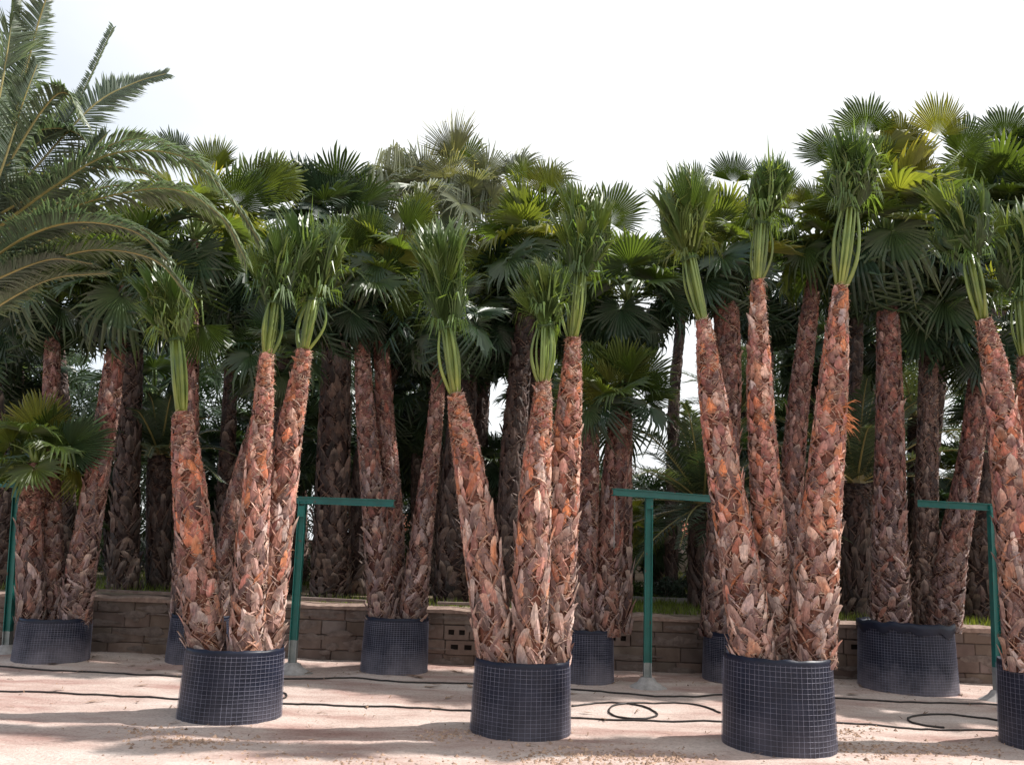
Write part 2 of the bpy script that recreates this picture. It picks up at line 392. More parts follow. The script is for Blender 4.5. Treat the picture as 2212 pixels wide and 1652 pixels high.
# ---------------------------------------------------------------- containers
def container(key, label, dusty, rows, cell, seed, wire_cov=1.0, fold=False):
    c, r, top = PG[key]; rr = random.Random(seed)
    t = empty('plant_container', (c.x, c.y, 0), label, 'plant container', 'wire and black plastic plant containers')
    liner = MB(); n = 96; hs = [-.03, top*.15, top*.35, top*.6, top*.85, top-.02, top+.012]
    def rad(a, h):
        return r*(1.03-.05*h/top)*(1+.010*math.sin(2*a+seed)+.002*math.sin(5*a+seed*2)+.003*noise.noise(Vector((math.cos(a)*3, math.sin(a)*3, h*5+seed))))
    def ring(h, dr=0.0, jz=0.0):
        return [Vector((math.cos(2*math.pi*k/n)*(rad(2*math.pi*k/n, h)+dr), math.sin(2*math.pi*k/n)*(rad(2*math.pi*k/n, h)+dr), h+jz*noise.noise(Vector((math.cos(2*math.pi*k/n)*4, math.sin(2*math.pi*k/n)*4, seed))))) for k in range(n)]
    rings = [ring(h) for h in hs[:-1]]+[ring(hs[-1], .0, .013), ring(hs[-1]-.005, -.012, .013), ring(top-.12, -.015)]
    vs = [v for q in rings for v in q]
    liner.add(vs, [(j*n+k, j*n+(k+1) % n, (j+1)*n+(k+1) % n, (j+1)*n+k) for j in range(len(rings)-1) for k in range(n)])
    if fold:                       # plastic folded out over the rim
        q = [ring(top+.02, .0, .02), ring(top+.03, .022, .03), ring(top-.03, .03, .03), ring(top-.10, .018, .08)]
        vs = [v for z in q for v in z]
        liner.add(vs, [(j*n+k, j*n+(k+1) % n, (j+1)*n+(k+1) % n, (j+1)*n+k) for j in range(3) for k in range(n)])
    liner.build('plastic_liner', M_LINERD if dusty else M_LINER, t, smooth=True)
    soil = MB(); s = [Vector((0, 0, top-.04))]
    for q in (.5, .97): s += [Vector((math.cos(2*math.pi*k/48)*r*q, math.sin(2*math.pi*k/48)*r*q, top-.05-.03*q+rr.uniform(-.015, .015))) for k in range(48)]
    soil.add(s, [(0, 1+k, 1+(k+1) % 48) for k in range(48)]+[(1+k, 49+k, 49+(k+1) % 48, 1+(k+1) % 48) for k in range(48)])
    soil.build('soil', M_SOIL, t)
    w = MB(); wr = .0010 if not dusty else .0012; nv = int(2*math.pi*r/cell); off = .005
    H = top-.045
    for j in range(rows+1):
        h = .015+(H-.015)*j/rows; jw = rr.uniform(-.003, .003)
        pts = [Vector((math.cos(a)*(rad(a, h)+off), math.sin(a)*(rad(a, h)+off), h+jw+.004*noise.noise(Vector((math.cos(a)*2, math.sin(a)*2, j*.7))))) for a in [2*math.pi*k/n for k in range(n+1)]]
        w.tube(pts, wr, 4, caps=False)
    for k in range(nv):
        a = 2*math.pi*k/nv+rr.uniform(-.12, .12)*cell/r
        w.tube([Vector((math.cos(a)*(rad(a, h)+off+.002), math.sin(a)*(rad(a, h)+off+.002), h)) for h in [.0, H*.25, H*.5, H*.75, H+.01]], wr, 4, caps=False)
    w.build('wire_mesh', M_WIRE, t)
    return t
container('f1', 'black container with wire grid in the front row, left, below three leaning palms', False, 16, .047, 1)
container('f2', 'black container with wire grid at the middle of the front row', False, 16, .047, 2)
container('f3', 'largest black wire gridded container of the front row, right of the loose hose coil', False, 17, .045, 3)
container('f4', 'black container cut off by the right edge of the photo beside a hose loop', False, 16, .047, 4)
container('r0', 'dusty grey container against the wall at the far left', True, 22, .035, 5)
container('r1', 'dusty container mostly hidden behind the left front container', True, 22, .035, 6)
container('r2', 'dusty dark container against the wall in the gap right of the left green post', True, 26, .035, 7)
container('r3', 'dusty container half hidden behind the palms of the middle front container', True, 26, .035, 8)
container('r4', 'rear container peeping out at the left side of the largest front container', True, 26, .035, 9)
container('r5', 'wide rear container with black plastic folded over its rim and dusty wire grid', True, 24, .04, 10, fold=True)

# ---------------------------------------------------------------- trunks
PAL_UP = [(.48, .165, .085), (.40, .14, .09), (.37, .145, .115), (.44, .24, .18), (.40, .20, .165), (.58, .38, .30), (.26, .10, .085), (.15, .06, .05), (.33, .15, .12), (.46, .17, .075)]
PAL_LO = [(.32, .20, .17), (.42, .30, .27), (.24, .14, .12), (.52, .40, .35), (.33, .16, .12), (.15, .085, .075), (.38, .18, .11), (.28, .15, .12), (.18, .10, .09)]
PAL_MUP = [(.24, .08, .055), (.19, .07, .055), (.26, .12, .09), (.20, .10, .09), (.32, .19, .16), (.12, .05, .045), (.17, .065, .055)]  # rear stem colours, darkened to paint the shade behind the front row
PAL_MLO = [(.20, .125, .12), (.28, .20, .195), (.14, .085, .085), (.22, .10, .075), (.10, .06, .06), (.34, .26, .25), (.17, .10, .095)]
PAL_DK = [(.09, .055, .05), (.13, .09, .08), (.06, .04, .035), (.17, .12, .105), (.11, .06, .05), (.08, .05, .045)]  # back trunk colours with the canopy's shade painted in
def make_trunk(root, poly, Yd, zbase, pal, seed, detail=1.0, mat=None, boot=.115, ragged=1.0):
    """poly: list of (px, py, half width px) bottom to top"""
    rr = random.Random(seed); inv = root.location
    pts = []; rad = []
    for i, (px, py, hw) in enumerate(poly):
        y = Yd[0]+(Yd[1]-Yd[0])*i/(len(poly)-1)
        p = P(px, py, y)
        if i == 0:
            p = at_z(px, zbase, y)
        pts.append(p); rad.append(Vector((hw/FPX*y*(.86 if Yd[0] < 10 else .78), 0, 0)))
    L = sum((pts[i+1]-pts[i]).length for i in range(len(pts)-1))
    n = max(10, int(L/.09)); sp = [p-inv for p in spline(pts, n)]; sr = [v.x for v in spline(rad, n)]
    fr = frames(sp); m = MB()
    sd = seed*1.37
    core = []; ns = 16
    for i, p in enumerate(sp):
        t, a, b = fr[i]
        for k in range(ns):
            q = 2*math.pi*k/ns
            r = sr[i]*(.90+.10*noise.noise(Vector((math.cos(q)*2+sd, math.sin(q)*2, i*.6))))
            core.append(p+a*(math.cos(q)*r)+b*(math.sin(q)*r))
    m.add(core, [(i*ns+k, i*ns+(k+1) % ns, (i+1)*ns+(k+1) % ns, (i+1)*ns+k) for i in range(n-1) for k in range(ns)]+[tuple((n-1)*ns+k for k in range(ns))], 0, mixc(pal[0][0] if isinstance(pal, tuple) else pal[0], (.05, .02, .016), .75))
    # cut leaf bases in a spiral, wrapped by the crossing fibre sheaths of their neighbours
    def surf(u, q, x, up_, off):
        """point on the stem: ring position u, angle q, moved x round it and up_ along it, off above the bark"""
        uu = max(0, min(n-1.001, u+up_/L*(n-1))); i = int(uu); f = uu-i
        r0 = lerp(sr[i], sr[i+1], f); t, a, b = fr[i]; g = q+x/max(r0, .04)
        return sp[i].lerp(sp[i+1], f)+(a*math.cos(g)+b*math.sin(g))*(r0+off)
    rows = int(L/(boot*.62)); ga = 0
    for j in range(rows):
        s = (j+rr.uniform(-.25, .25))/rows
        u = max(0, min(n-1.001, s*(n-1))); r0 = sr[int(u)]
        nb = max(4, int(2*math.pi*r0/(boot*1.02))); ga += .5
        low = max(0, 1-s*2.2); cpal = pal if not isinstance(pal, tuple) else None
        for k in range(nb):
            q = 2*math.pi*(k+ga)/nb+rr.uniform(-.16, .16)
            cp = cpal or (pal[1] if rr.random() < low*1.2+.10 else pal[0])
            c = rr.choice(cp); v = rr.choice((rr.uniform(.45, .9), rr.uniform(.8, 1.3), rr.uniform(1.0, 1.6))); c = tuple(x*v for x in c)
            # fibre sheath bands, one slanting each way
            for sg in (-1, 1):
                if rr.random() < .25: continue
                fc = rr.choice(cp); fv = rr.uniform(.55, 1.25); fc = mixc(tuple(x*fv for x in fc), (.46, .29, .22), rr.uniform(0, .55))
                wd = rr.uniform(.10, .32)*boot; x0, x1 = -sg*boot*rr.uniform(.45, .75), sg*boot*rr.uniform(.45, .8); h0, h1 = rr.uniform(-.5, 0)*boot, rr.uniform(.35, .95)*boot
                vs = []
                for m_ in range(5):
                    z = m_/4; x = lerp(x0, x1, z); h = lerp(h0, h1, z)+.10*boot*math.sin(z*math.pi); w_ = wd*(1-.75*z*z); o = .004+.012*math.sin(z*math.pi)+(.008 if z == 1 and rr.random() < .3 else 0)
                    vs += [surf(u, q, x, h-w_/2, o*.4-.004), surf(u, q, x, h, o+.005), surf(u, q, x, h+w_/2, o*.5-.002)]
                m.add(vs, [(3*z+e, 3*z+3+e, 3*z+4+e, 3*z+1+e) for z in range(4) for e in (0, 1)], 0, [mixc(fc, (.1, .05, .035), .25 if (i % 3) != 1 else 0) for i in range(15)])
            if rr.random() < .12: continue
            stick = rr.random() < .05+.33*low*ragged
            h = boot*rr.uniform(.95, 1.5); w = boot*rr.uniform(.62, .98); sk = rr.gauss(0, .22)*(1+2.6*low)
            lift = (rr.uniform(.12, .5)*boot if stick else rr.uniform(.0, .09)*boot)*(1+.4*low*ragged)
            blunt = rr.uniform(.18, .38) if rr.random() < .6*low+.12 else rr.uniform(.0, .07)
            dry = rr.uniform(.2, .8) if stick else rr.uniform(0, .18+.25*low)
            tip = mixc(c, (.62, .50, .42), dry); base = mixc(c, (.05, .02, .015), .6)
            vs = []; cs = []
            for (hh, wf, lf, bul) in ((-.12, .22, 0, .01), (.2, .50-blunt*.3, .10, .10), (.55, .42-blunt*.15, .35, .12), (.85, .20+blunt*.55, .75, .07), (1.0, blunt, 1.0, .02)):
                for sg in (-1, 0, 1):
                    vs.append(surf(u, q, sg*wf*w+sk*w*hh, h*(hh-.35)-(.05*h if sg else 0), .006+lift*lf+(bul*w if sg == 0 else -.004)))
                    cs.append(base if hh < 0 else (tip if hh > .84 else mixc(c, tip, .1 if sg == 0 else .4)))
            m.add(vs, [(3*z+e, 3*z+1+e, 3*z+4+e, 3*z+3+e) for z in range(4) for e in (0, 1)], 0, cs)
    # loose fibres
    nf = int(L*520*detail)
    for _ in range(nf):
        u = rr.random()*(n-1.01); i = int(u); p0 = sp[i].lerp(sp[i+1], u-i); r0 = sr[i]; t, a, b = fr[i]
        q = rr.uniform(0, 2*math.pi); rd = a*math.cos(q)+b*math.sin(q); tg = -a*math.sin(q)+b*math.cos(q)
        an = rr.gauss(0, .9); d = (tg*math.cos(an)+t*math.sin(an)); l = rr.uniform(.03, .10); wd = rr.uniform(.001, .003)
        e = d.cross(rd)*wd; o = r0*rr.uniform(.98, 1.08)
        bend = rd*(l*rr.uniform(-.1, .22)); s0 = p0+rd*o; s1 = s0+d*(l*.5)+rd*.012; s2 = s0+d*l+bend-t*(l*.15)
        c = rr.choice([(.50, .36, .26), (.42, .24, .15), (.58, .45, .35), (.30, .16, .10)])
        m.add([s0-e, s0+e, s1+e, s1-e, s2], [(0, 1, 2, 3), (3, 2, 4)], 0, c)
    # long ragged fibre sheets hanging out on one side
    m.build('trunk', mat or M_BARK, root)
    return sp[-1]+inv, (sp[-1]-sp[-3]).normalized(), sr[-1]

# ---------------------------------------------------------------- fan leaves
def fan_mesh(name, mats, seed, nseg=38, spread=152, Lp=.55, Rb=.56, split=.64, droop=.25, tilt=-25, fold=.10, broken=0.0, pet=.013, thread=0):
    rr = random.Random(seed); m = MB()
    pts = [Vector((0, Lp*t, -.10*Lp*(t**2))) for t in (0, .33, .66, 1)]
    m.tube(pts, [pet*1.6, pet*1.1, pet, pet*.7], 5, 1, (1, 1, 1), .6)
    H = pts[-1]; T = Matrix.Rotation(R(tilt), 3, 'X')
    lo, hi = -spread, spread
    da = (hi-lo)/nseg
    def pos(r, ang, z=0.0, dr=1.0):
        a = R(ang); x = math.sin(a)*r; y = math.cos(a)*r
        zz = z-droop*dr*(r/Rb)**2.2*Rb*.6 + fold*abs(math.sin(a))*r*1.2
        return H+T @ Vector((x, y, zz))
    cx_ = rr.uniform(-.25, .25); ph = rr.uniform(0, 9)
    for k in range(nseg):
        a0 = lo+da*k; a1 = a0+da; am = (a0+a1)/2; q = abs(am/spread-cx_)
        Lr = Rb*(1.05-.38*q**2)*rr.uniform(.9, 1.08)*(1+.10*noise.noise(Vector((k*.35, ph, 0)))); sp_ = split*(1-.15*q)*rr.uniform(.92, 1.08)
        if rr.random() < broken: Lr *= rr.uniform(.55, .8)
        ju = rr.uniform(-.9, .9)*da*.8; dz = rr.uniform(.3, 2.1)
        cr = .016*Rb/.56
        v = rr.uniform(.80, 1.2); c0 = (v*1.1, v*1.1, v*.9); c1 = (v, v, v); c2 = (v*1.55, v*1.3, v*1.0) if rr.random() < .6 else (v*1.1, v*1.05, v)
        rs = sp_*Lr
        A = [pos(.02, am)]
        m1l, m1r, m1c = pos(rs*.55, a0, 0), pos(rs*.55, a1, 0), pos(rs*.55, am, cr)
        m2l, m2r, m2c = pos(rs, a0+da*.04, 0), pos(rs, a1-da*.04, 0), pos(rs, am, cr*1.4)
        wd = math.radians(da)*rs*.36
        aw = math.degrees(wd/(rs+(Lr-rs)*.5)); rm = rs+(Lr-rs)*.5
        m3l, m3r, m3c = pos(rm, am+ju*.4-aw, 0, dz), pos(rm, am+ju*.4+aw, 0, dz), pos(rm, am+ju*.4, cr, dz)
        tip = pos(Lr, am+ju, 0, dz*1.3)
        if thread and rr.random() < thread:        # end of the segment hangs limp
            m3 = [m3l, m3r, m3c]; dn = Vector((0, 0, 0)); tip = m3c+T.inverted() @ Vector((rr.uniform(-.03, .03), rr.uniform(-.05, .02), -.0))+Vector((rr.uniform(-.05, .05), rr.uniform(-.02, .08), -(Lr-rm)*1.2))
        vs = A+[m1l, m1c, m1r, m2l, m2c, m2r, m3l, m3c, m3r, tip]
        fs = [(0, 2, 1), (0, 3, 2), (1, 2, 5, 4), (2, 3, 6, 5), (4, 5, 8, 7), (5, 6, 9, 8), (7, 8, 10), (8, 9, 10)]
        m.add(vs, fs, 0, [c0, c0, c0, c0, c1, c1, c1, c1, c1, c1, c2])
    return m.mesh(name, mats)
def fan_set(name, mat, pet, seed, **kw):
    res = []
    base = [dict(droop=.12, tilt=-12, fold=.05, spread=140), dict(droop=.3, tilt=-30, fold=.16, spread=155), dict(droop=.5, tilt=-40, fold=.2, spread=150, broken=.1),
            dict(droop=.22, tilt=-20, fold=.35, spread=120), dict(droop=.75, tilt=-50, fold=.1, spread=150, broken=.15)]
    for i, b in enumerate(base):
        b = dict(b); b.update(kw); res.append(fan_mesh(name, [mat, pet], seed+i, **b))
    return res
FAN = {'mid': fan_set('fan_frond', M_MID, M_PET, 10), 'dark': fan_set('fan_frond', M_DARK, M_PET, 30),
       'grey': fan_set('fan_frond', M_GREY, M_PET, 50, split=.42, thread=.75, nseg=44),
       'tied': fan_set('fan_frond', M_TIED, M_PET, 70)}

def orient(dirv, up):
    y = dirv.normalized(); z = (up-y*up.dot(y)); z = z.normalized() if z.length > 1e-5 else y.orthogonal().normalized(); x = y.cross(z)
    return Matrix((x, y, z)).transposed()
def put_frond(me, parent, origin_local, dirv, up, s, roll=0.0, name='frond'):
    o = bpy.data.objects.new(name, me); COL.objects.link(o)
    M = orient(dirv, up) @ Matrix.Rotation(roll, 3, 'Y')
    o.parent = parent
    o.matrix_basis = Matrix.Translation(origin_local) @ (M*s).to_4x4()
    return o

def crown(root, top, axis, scale, kind, n, seed, heroes=(), lowest=-55, pal=PAL_UP, rtop=.1, depth=None, erect=0.0):
    """leafy head: a heart of young bases with every fan leaf as a child; heroes = fans seen plainly in the photo: (px, py, direction deg from up, radius px, kind index, facing)"""
    rr = random.Random(seed); inv = root.location
    h = MB(); lt = top-inv
    for k in range(10):     # bases of the petioles
        a = 2.4*k; d = Vector((math.cos(a)*.8, math.sin(a)*.8, 1.2)).normalized()
        h.tube([lt+d*0-axis*.08, lt+Vector((math.cos(a), math.sin(a), 0))*rtop*.7+axis*.04, lt+d*(.16+.02*k)], [rtop*.5, rtop*.32, .012], 6, 0, (1.1, 1, .7), .7)
    for k in range(3):
        d = (axis+Vector((rr.uniform(-.15, .15), rr.uniform(-.15, .15), 0))).normalized()
        h.tube([lt, lt+d*.35*scale, lt+d*rr.uniform(.6, .95)*scale], [.02, .018, .003], 5, 0, (.9, 1, .8))
    cr = h.build('crown', M_PET, root, smooth=True)
    for i in range(n):
        f = (i+.5)/n; az = i*2.39996+seed
        el = lerp(82, lowest, f**(.85+erect))+rr.uniform(-9, 9)
        d = Vector((math.cos(az)*math.cos(R(el)), math.sin(az)*math.cos(R(el)), math.sin(R(el))))
        d = (d+(axis-Vector((0, 0, 1)))*.6).normalized()
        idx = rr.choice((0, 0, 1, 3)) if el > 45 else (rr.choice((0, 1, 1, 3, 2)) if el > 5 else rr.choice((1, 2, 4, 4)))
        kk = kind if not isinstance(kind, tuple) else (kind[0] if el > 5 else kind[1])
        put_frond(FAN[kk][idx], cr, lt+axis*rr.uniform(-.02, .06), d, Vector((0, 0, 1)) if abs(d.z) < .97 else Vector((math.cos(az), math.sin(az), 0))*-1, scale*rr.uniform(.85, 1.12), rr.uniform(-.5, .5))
    for hr in heroes:
        px, py, ang, rp, ki = hr[:5]; kk = hr[5] if len(hr) > 5 else (kind if isinstance(kind, str) else kind[0])
        Y = (depth or top.y)+rr.uniform(-.35, -.05)*scale
        H = P(px, py, Y)-inv; s = rp/FPX*Y/.56
        me = FAN[kk][ki]
        d = (P(px+math.sin(R(ang))*60, py-math.cos(R(ang))*60, Y+rr.uniform(-.12, .12))-inv-H).normalized()
        view = (CAM_POS-inv-H).normalized()
        up = (view+Vector((rr.uniform(-.45, .45), 0, rr.uniform(-.2, .5)))).normalized()
        M = orient(d, up)
        # the petiole of these fans is a separate curved stalk from the heart of the crown; the blade is a stalkless copy
        blade = stalkless(kk, ki)
        o = bpy.data.objects.new('frond', blade); COL.objects.link(o); o.parent = cr
        o.matrix_basis = Matrix.Translation(H) @ (M*s).to_4x4()
        st = MB(); mid = (lt+H)*.5+Vector((0, 0, .05))
        st.tube(spline([lt, mid, H+d*.02], 6), [.026, .022, .018, .016, .014, .011], 5, 0, (1, 1, 1), .6)
        me2 = st.mesh('petiole', [M_PET], True); q = bpy.data.objects.new('petiole', me2); COL.objects.link(q); q.parent = cr
    if kind == 'grey':
        for (x0, y0_, x1, y1_, ln, nn) in ((965, 430, 800, 365, 110, 34), (960, 420, 850, 320, 110, 30), (965, 420, 925, 375, 100, 26), (965, 420, 985, 385, 110, 30), (970, 420, 1030, 365, 120, 34), (975, 430, 1065, 400, 90, 26)):
            Y = top.y+rr.uniform(-.6, .3); E = P(x1, y1_, Y)-inv; c_ = MB(); mid = (lt+E)*.5+Vector((0, 0, .25))
            st = spline([lt, mid, E], 8); c_.tube(st, [.022-.002*i for i in range(8)], 5, 1, (1, 1, 1), .6)
            wdt = 34/FPX*Y
            for _ in range(nn*2):
                f_ = rr.gauss(0, .5); s0 = E+Vector((f_*wdt, rr.uniform(-.15, .15), -abs(f_)*.12+rr.uniform(-.05, .12))); l = ln/FPX*Y*rr.uniform(.5, 1.15); w = rr.uniform(.007, .016); v = rr.uniform(.7, 1.5)
                a_ = E*.35+s0*.65; k1 = s0+Vector((f_*.06, 0, -l*.35)); k2 = s0+Vector((f_*.08+rr.uniform(-.04, .04), 0, -l)); e = Vector((w, 0, 0))
                c_.add([E-e*.5, E+e*.5, s0-e, s0+e, k1-e, k1+e, k2], [(0, 1, 3, 2), (2, 3, 5, 4), (4, 5, 6)], 0, (v, v, v))
            c_.build('frond', [M_GREY, M_PET], cr)
    return cr
_sl = {}
def stalkless(kk, ki):
    if (kk, ki) not in _sl:
        mt_ = {'mid': M_MID, 'dark': M_DARK, 'grey': M_GREY, 'tied': M_TIED}[kk]
        prm = [dict(droop=.05, fold=.05, spread=78), dict(droop=.2, fold=.14, spread=92), dict(droop=.35, fold=.15, spread=105, broken=.15), dict(droop=.1, fold=.3, spread=62, nseg=28), dict(droop=.6, fold=.1, spread=120, broken=.15), dict(droop=.16, fold=.5, spread=34, nseg=17, broken=.1)][ki]
        prm = dict(prm, split=.73, thread=.05)
        if kk == 'grey': prm = dict(prm, thread=.4, split=.48, nseg=44, droop=prm['droop']+.15)
        _sl[(kk, ki)] = fan_mesh('fan_blade', [mt_, M_PET], 200+ki*7+len(kk), Lp=.01, tilt=0, **prm)
    return _sl[(kk, ki)]

# ---------------------------------------------------------------- bundled (tied up) crowns
def tied_crown(root, T0, axis0, r0, tie_px, top_px, hw, Y, seed, loose=26, n_fr=20):
    rr = random.Random(seed); inv = root.location
    A = T0-inv; B = P(tie_px[0], tie_px[1], Y)-inv; C = P(top_px[0], top_px[1], Y)-inv
    hwm = hw/FPX*Y*1.12
    pm = MB(); npet = 9
    tier = .045+.12*hwm
    ax = (B-A).normalized(); fx = ax.cross(Vector((0, 1, 0))).normalized(); fy = fx.cross(ax)
    for k in range(npet):
        a = 2*math.pi*k/npet+rr.uniform(-.25, .25); d = fx*math.cos(a)+fy*math.sin(a)
        outer = rr.random() < .5; bow = rr.uniform(.08, .42)*hwm*(1.0 if outer else .12); aj = rr.uniform(-.5, .5)
        d2 = (d+fy*aj*.3); pk = rr.uniform(.75, 1.15)
        pts = [A-ax*.03+(B-A+ax*.08)*t_+d*lerp(r0*.5, tier*.75, t_)+d2*bow*math.sin(math.pi*t_**pk)*.95 for t_ in [q_/11 for q_ in range(12)]]
        v = rr.uniform(.75, 1.25); w = rr.uniform(.008, .0135)
        pm.tube(pts, [w*1.8*(1-.5*i/11) for i in range(12)], 6, 0, [(v*(1.25-.35*i/11), v, v*(.6+.4*i/11)) for i in range(12)], .45)
    pm.tube([A-ax*.05, A+(B-A)*.5, B+(C-B)*.2], [r0*.75, r0*.42, tier*.5], 8, 0, (1.05, 1.0, .6))
    pm.build('petioles', M_PET, root, smooth=True)
    tb = MB()
    for q in range(3):
        t_ = B+ax*(q*.012-.015)
        ring = [t_+fx*math.cos(2*math.pi*k/20)*tier*1.12+fy*math.sin(2*math.pi*k/20)*tier*1.12+ax*.006*math.sin(k+q) for k in range(21)]
        tb.tube(ring, .004, 5, caps=False)
    tb.build('tie', M_TWINE, root)
    m = MB(); Lh = (C-B).length; ax = (C-B).normalized(); fx = ax.cross(Vector((0, 1, 0))).normalized(); fy = fx.cross(ax)
    def prof(t):
        t = max(0, t)
        if t < .38: return lerp(tier, hwm*.78, math.sin(t/.38*math.pi/2))
        return lerp(hwm*.78, hwm*.40, min(1, (t-.38)/.65)**1.2)
    for j in range(n_fr):
        az = j*2.4+rr.uniform(-.3, .3); h0 = rr.uniform(-.10, .40)*Lh; Lb = rr.uniform(.45, .66)*Lh+.05
        inner = rr.uniform(.45, 1.08); ns = 17; sp_ = rr.uniform(30, 55); v0 = rr.uniform(.7, 1.25)
        for k in range(ns):
            am = lerp(-sp_, sp_, (k+.5)/ns); da = 2*sp_/ns
            Ls = Lb*(1-.22*(am/60)**2)*rr.uniform(.85, 1.12); v = v0*rr.uniform(.75, 1.25)
            fl = rr.uniform(.0, .10)*hwm/.2
            if rr.random() < .2: fl += rr.uniform(.1, .4)
            def q(rf, ang, lift=0.0):
                h = h0+Ls*rf*math.cos(R(ang)); x = Ls*rf*math.sin(R(ang))*.85
                t = h/Lh; r = prof(t)*inner+lift+fl*max(0, rf-.5)**1.6*1.6
                a = az+x/max(.06, prof(t)*.9)
                sag = -max(0, rf-.55)**2*fl*1.6
                return B+ax*(h+sag)+(fx*math.cos(a)+fy*math.sin(a))*r
            w1, w2 = da*.5, da*.36
            vs = [q(.03, am), q(.35, am-w1), q(.35, am, .014), q(.35, am+w1), q(.7, am-w2), q(.7, am, .012), q(.7, am+w2), q(1.0, am+rr.uniform(-3, 3))]
            m.add(vs, [(0, 2, 1), (0, 3, 2), (1, 2, 5, 4), (2, 3, 6, 5), (4, 5, 7), (5, 6, 7)], 0, [(v, v, v)]*7+[(v*1.4, v*1.25, v)])
    for j in range(5):
        az = j*1.3+rr.uniform(-.3, .3); d = fx*math.cos(az)+fy*math.sin(az); tg = -fx*math.sin(az)+fy*math.cos(az); h = rr.uniform(.0, .22)*Lh; Lb = rr.uniform(.16, .34); v0 = rr.uniform(.8, 1.5)
        for k in range(9):
            an = lerp(-.7, .7, k/8)+rr.uniform(-.08, .08); s0 = B+ax*h+d*prof(h/Lh)*.8; w = .011; v = v0*rr.uniform(.8, 1.3)
            s1 = s0+d*Lb*rr.uniform(.25, .5)+tg*an*Lb*.35+ax*Lb*rr.uniform(-.1, .2); s2 = s1+d*Lb*.12+tg*an*Lb*.35-Vector((0, 0, Lb*rr.uniform(.4, .8)))
            m.add([s0, s1-tg*w, s1+tg*w, s2], [(0, 1, 2), (1, 3, 2)], 0, (v, v, v*.9))
    # loose straps springing out and hanging down round the neck
    for _ in range(loose*3):
        az = rr.uniform(0, 2*math.pi); d = fx*math.cos(az)+fy*math.sin(az); h = rr.betavariate(1.4, 2.2)*.85*Lh
        s0 = B+ax*h+d*prof(h/Lh)*.85; l = rr.uniform(.14, .40); o = rr.uniform(.12, .8)
        if rr.random() < .25: dz1, dz2 = .45, .75
        else: dz1, dz2 = rr.uniform(-.05, .3), rr.uniform(-.85, -.1)
        s1 = s0+d*l*.45*o+Vector((0, 0, l*dz1)); s2 = s1+d*l*.3*o+Vector((rr.uniform(-.03, .03), 0, l*dz2*.8))
        tg = -fx*math.sin(az)+fy*math.cos(az); w = rr.uniform(.006, .014); v = rr.uniform(.9, 2.2)
        sm = (s0+s1)*.5+Vector((0, 0, .015))
        m.add([s0-tg*w, s0+tg*w, sm-tg*w, sm+tg*w, s1-tg*w*.8, s1+tg*w*.8, s2], [(0, 1, 3, 2), (2, 3, 5, 4), (4, 5, 6)], 0, (v, v, v*.9))
    cro = m.build('crown', M_TIED, root)
    for j in range(9):       # whole fans that can be made out on the outside of the bundle
        az = rr.uniform(-2.9, -.25); d = fx*math.cos(az)-Vector((0, 1, 0))*abs(math.sin(az)); h = rr.uniform(.02, .5)*Lh
        H = B+ax*h+d*prof(h/Lh)*.75; lean = rr.uniform(.0, .38); dr = (ax+d*lean+Vector((rr.uniform(-.12, .12), 0, 0))).normalized()
        ki = 5; sc_ = (.60*Lh*rr.uniform(.7, 1.05))/.56
        o = bpy.data.objects.new('frond', stalkless('tied', ki)); COL.objects.link(o); o.parent = cro
        o.matrix_basis = Matrix.Translation(H) @ (orient(dr, (-d*.3+Vector((rr.uniform(-.5, .5), -.8, .3))).normalized())*sc_).to_4x4()

def palm(name, label, poly, Yd, zbase, seed, pal, group, tied=None, cr=None, mat=None, boot=.115, detail=1.0, ragged=1.0):
    y0 = Yd[0]; base = at_z(poly[0][0], zbase, y0)
    root = empty(name, (base.x, base.y, zbase), label, 'palm tree', group)
    top, ax, rt = make_trunk(root, poly, Yd, zbase, pal, seed, detail, mat or (M_BARK if tied else M_BARKM), boot, ragged)
    if tied: tied_crown(root, top, ax, rt, tied[0], tied[1], tied[2], Yd[1], seed+5, **(tied[3] if len(tied) > 3 else {}))
    if cr: crown(root, top, ax, rtop=rt, seed=seed, pal=pal, **cr)
    return root

GF = 'palms with tied up leaves in the front row'
UPLO = (PAL_UP, PAL_LO)
def pt(k): return PG[k][2]-.07
Y1, Y2, Y3, Y4 = [PG[k][0].y for k in ('f1', 'f2', 'f3', 'f4')]
palm('fan_palm', 'shortest front palm, leaning left in the left front container, top bundled upright', [(448, 1395, 42), (425, 1210, 42), (405, 1010, 34), (392, 890, 19)], (Y1-.05, Y1-.1), pt('f1'), 101, UPLO, GF, ((381, 735), (352, 590), 50))
palm('fan_palm', 'thin front palm in the left front container, middle stem with bowed pale green leaf stalks', [(530, 1395, 38), (543, 1200, 36), (560, 980, 27), (570, 860, 21), (576, 765, 14)], (Y1-.12, Y1-.05), pt('f1'), 102, UPLO, GF, ((592, 655), (602, 500), 52))
palm('fan_palm', 'front palm leaning right, rightmost stem in the left front container', [(572, 1395, 34), (592, 1200, 37), (622, 960, 30), (645, 830, 22), (657, 755, 15)], (Y1+.12, Y1+.15), pt('f1'), 103, UPLO, GF, ((680, 650), (690, 470), 62))
palm('fan_palm', 'front palm leaning left in the middle front container, with a ragged red brown neck', [(1075, 1420, 44), (1043, 1200, 42), (1010, 990, 33), (993, 905, 24), (984, 850, 16)], (Y2-.05, Y2-.1), pt('f2'), 104, UPLO, GF, ((966, 710), (944, 490), 56))
palm('fan_palm', 'middle stem of the middle front container, its tied leaves lower than its right neighbour', [(1138, 1420, 38), (1150, 1200, 41), (1160, 1000, 32), (1170, 890, 23), (1173, 826, 15)], (Y2-.15, Y2-.1), pt('f2'), 105, UPLO, GF, ((1179, 705), (1182, 560), 52))
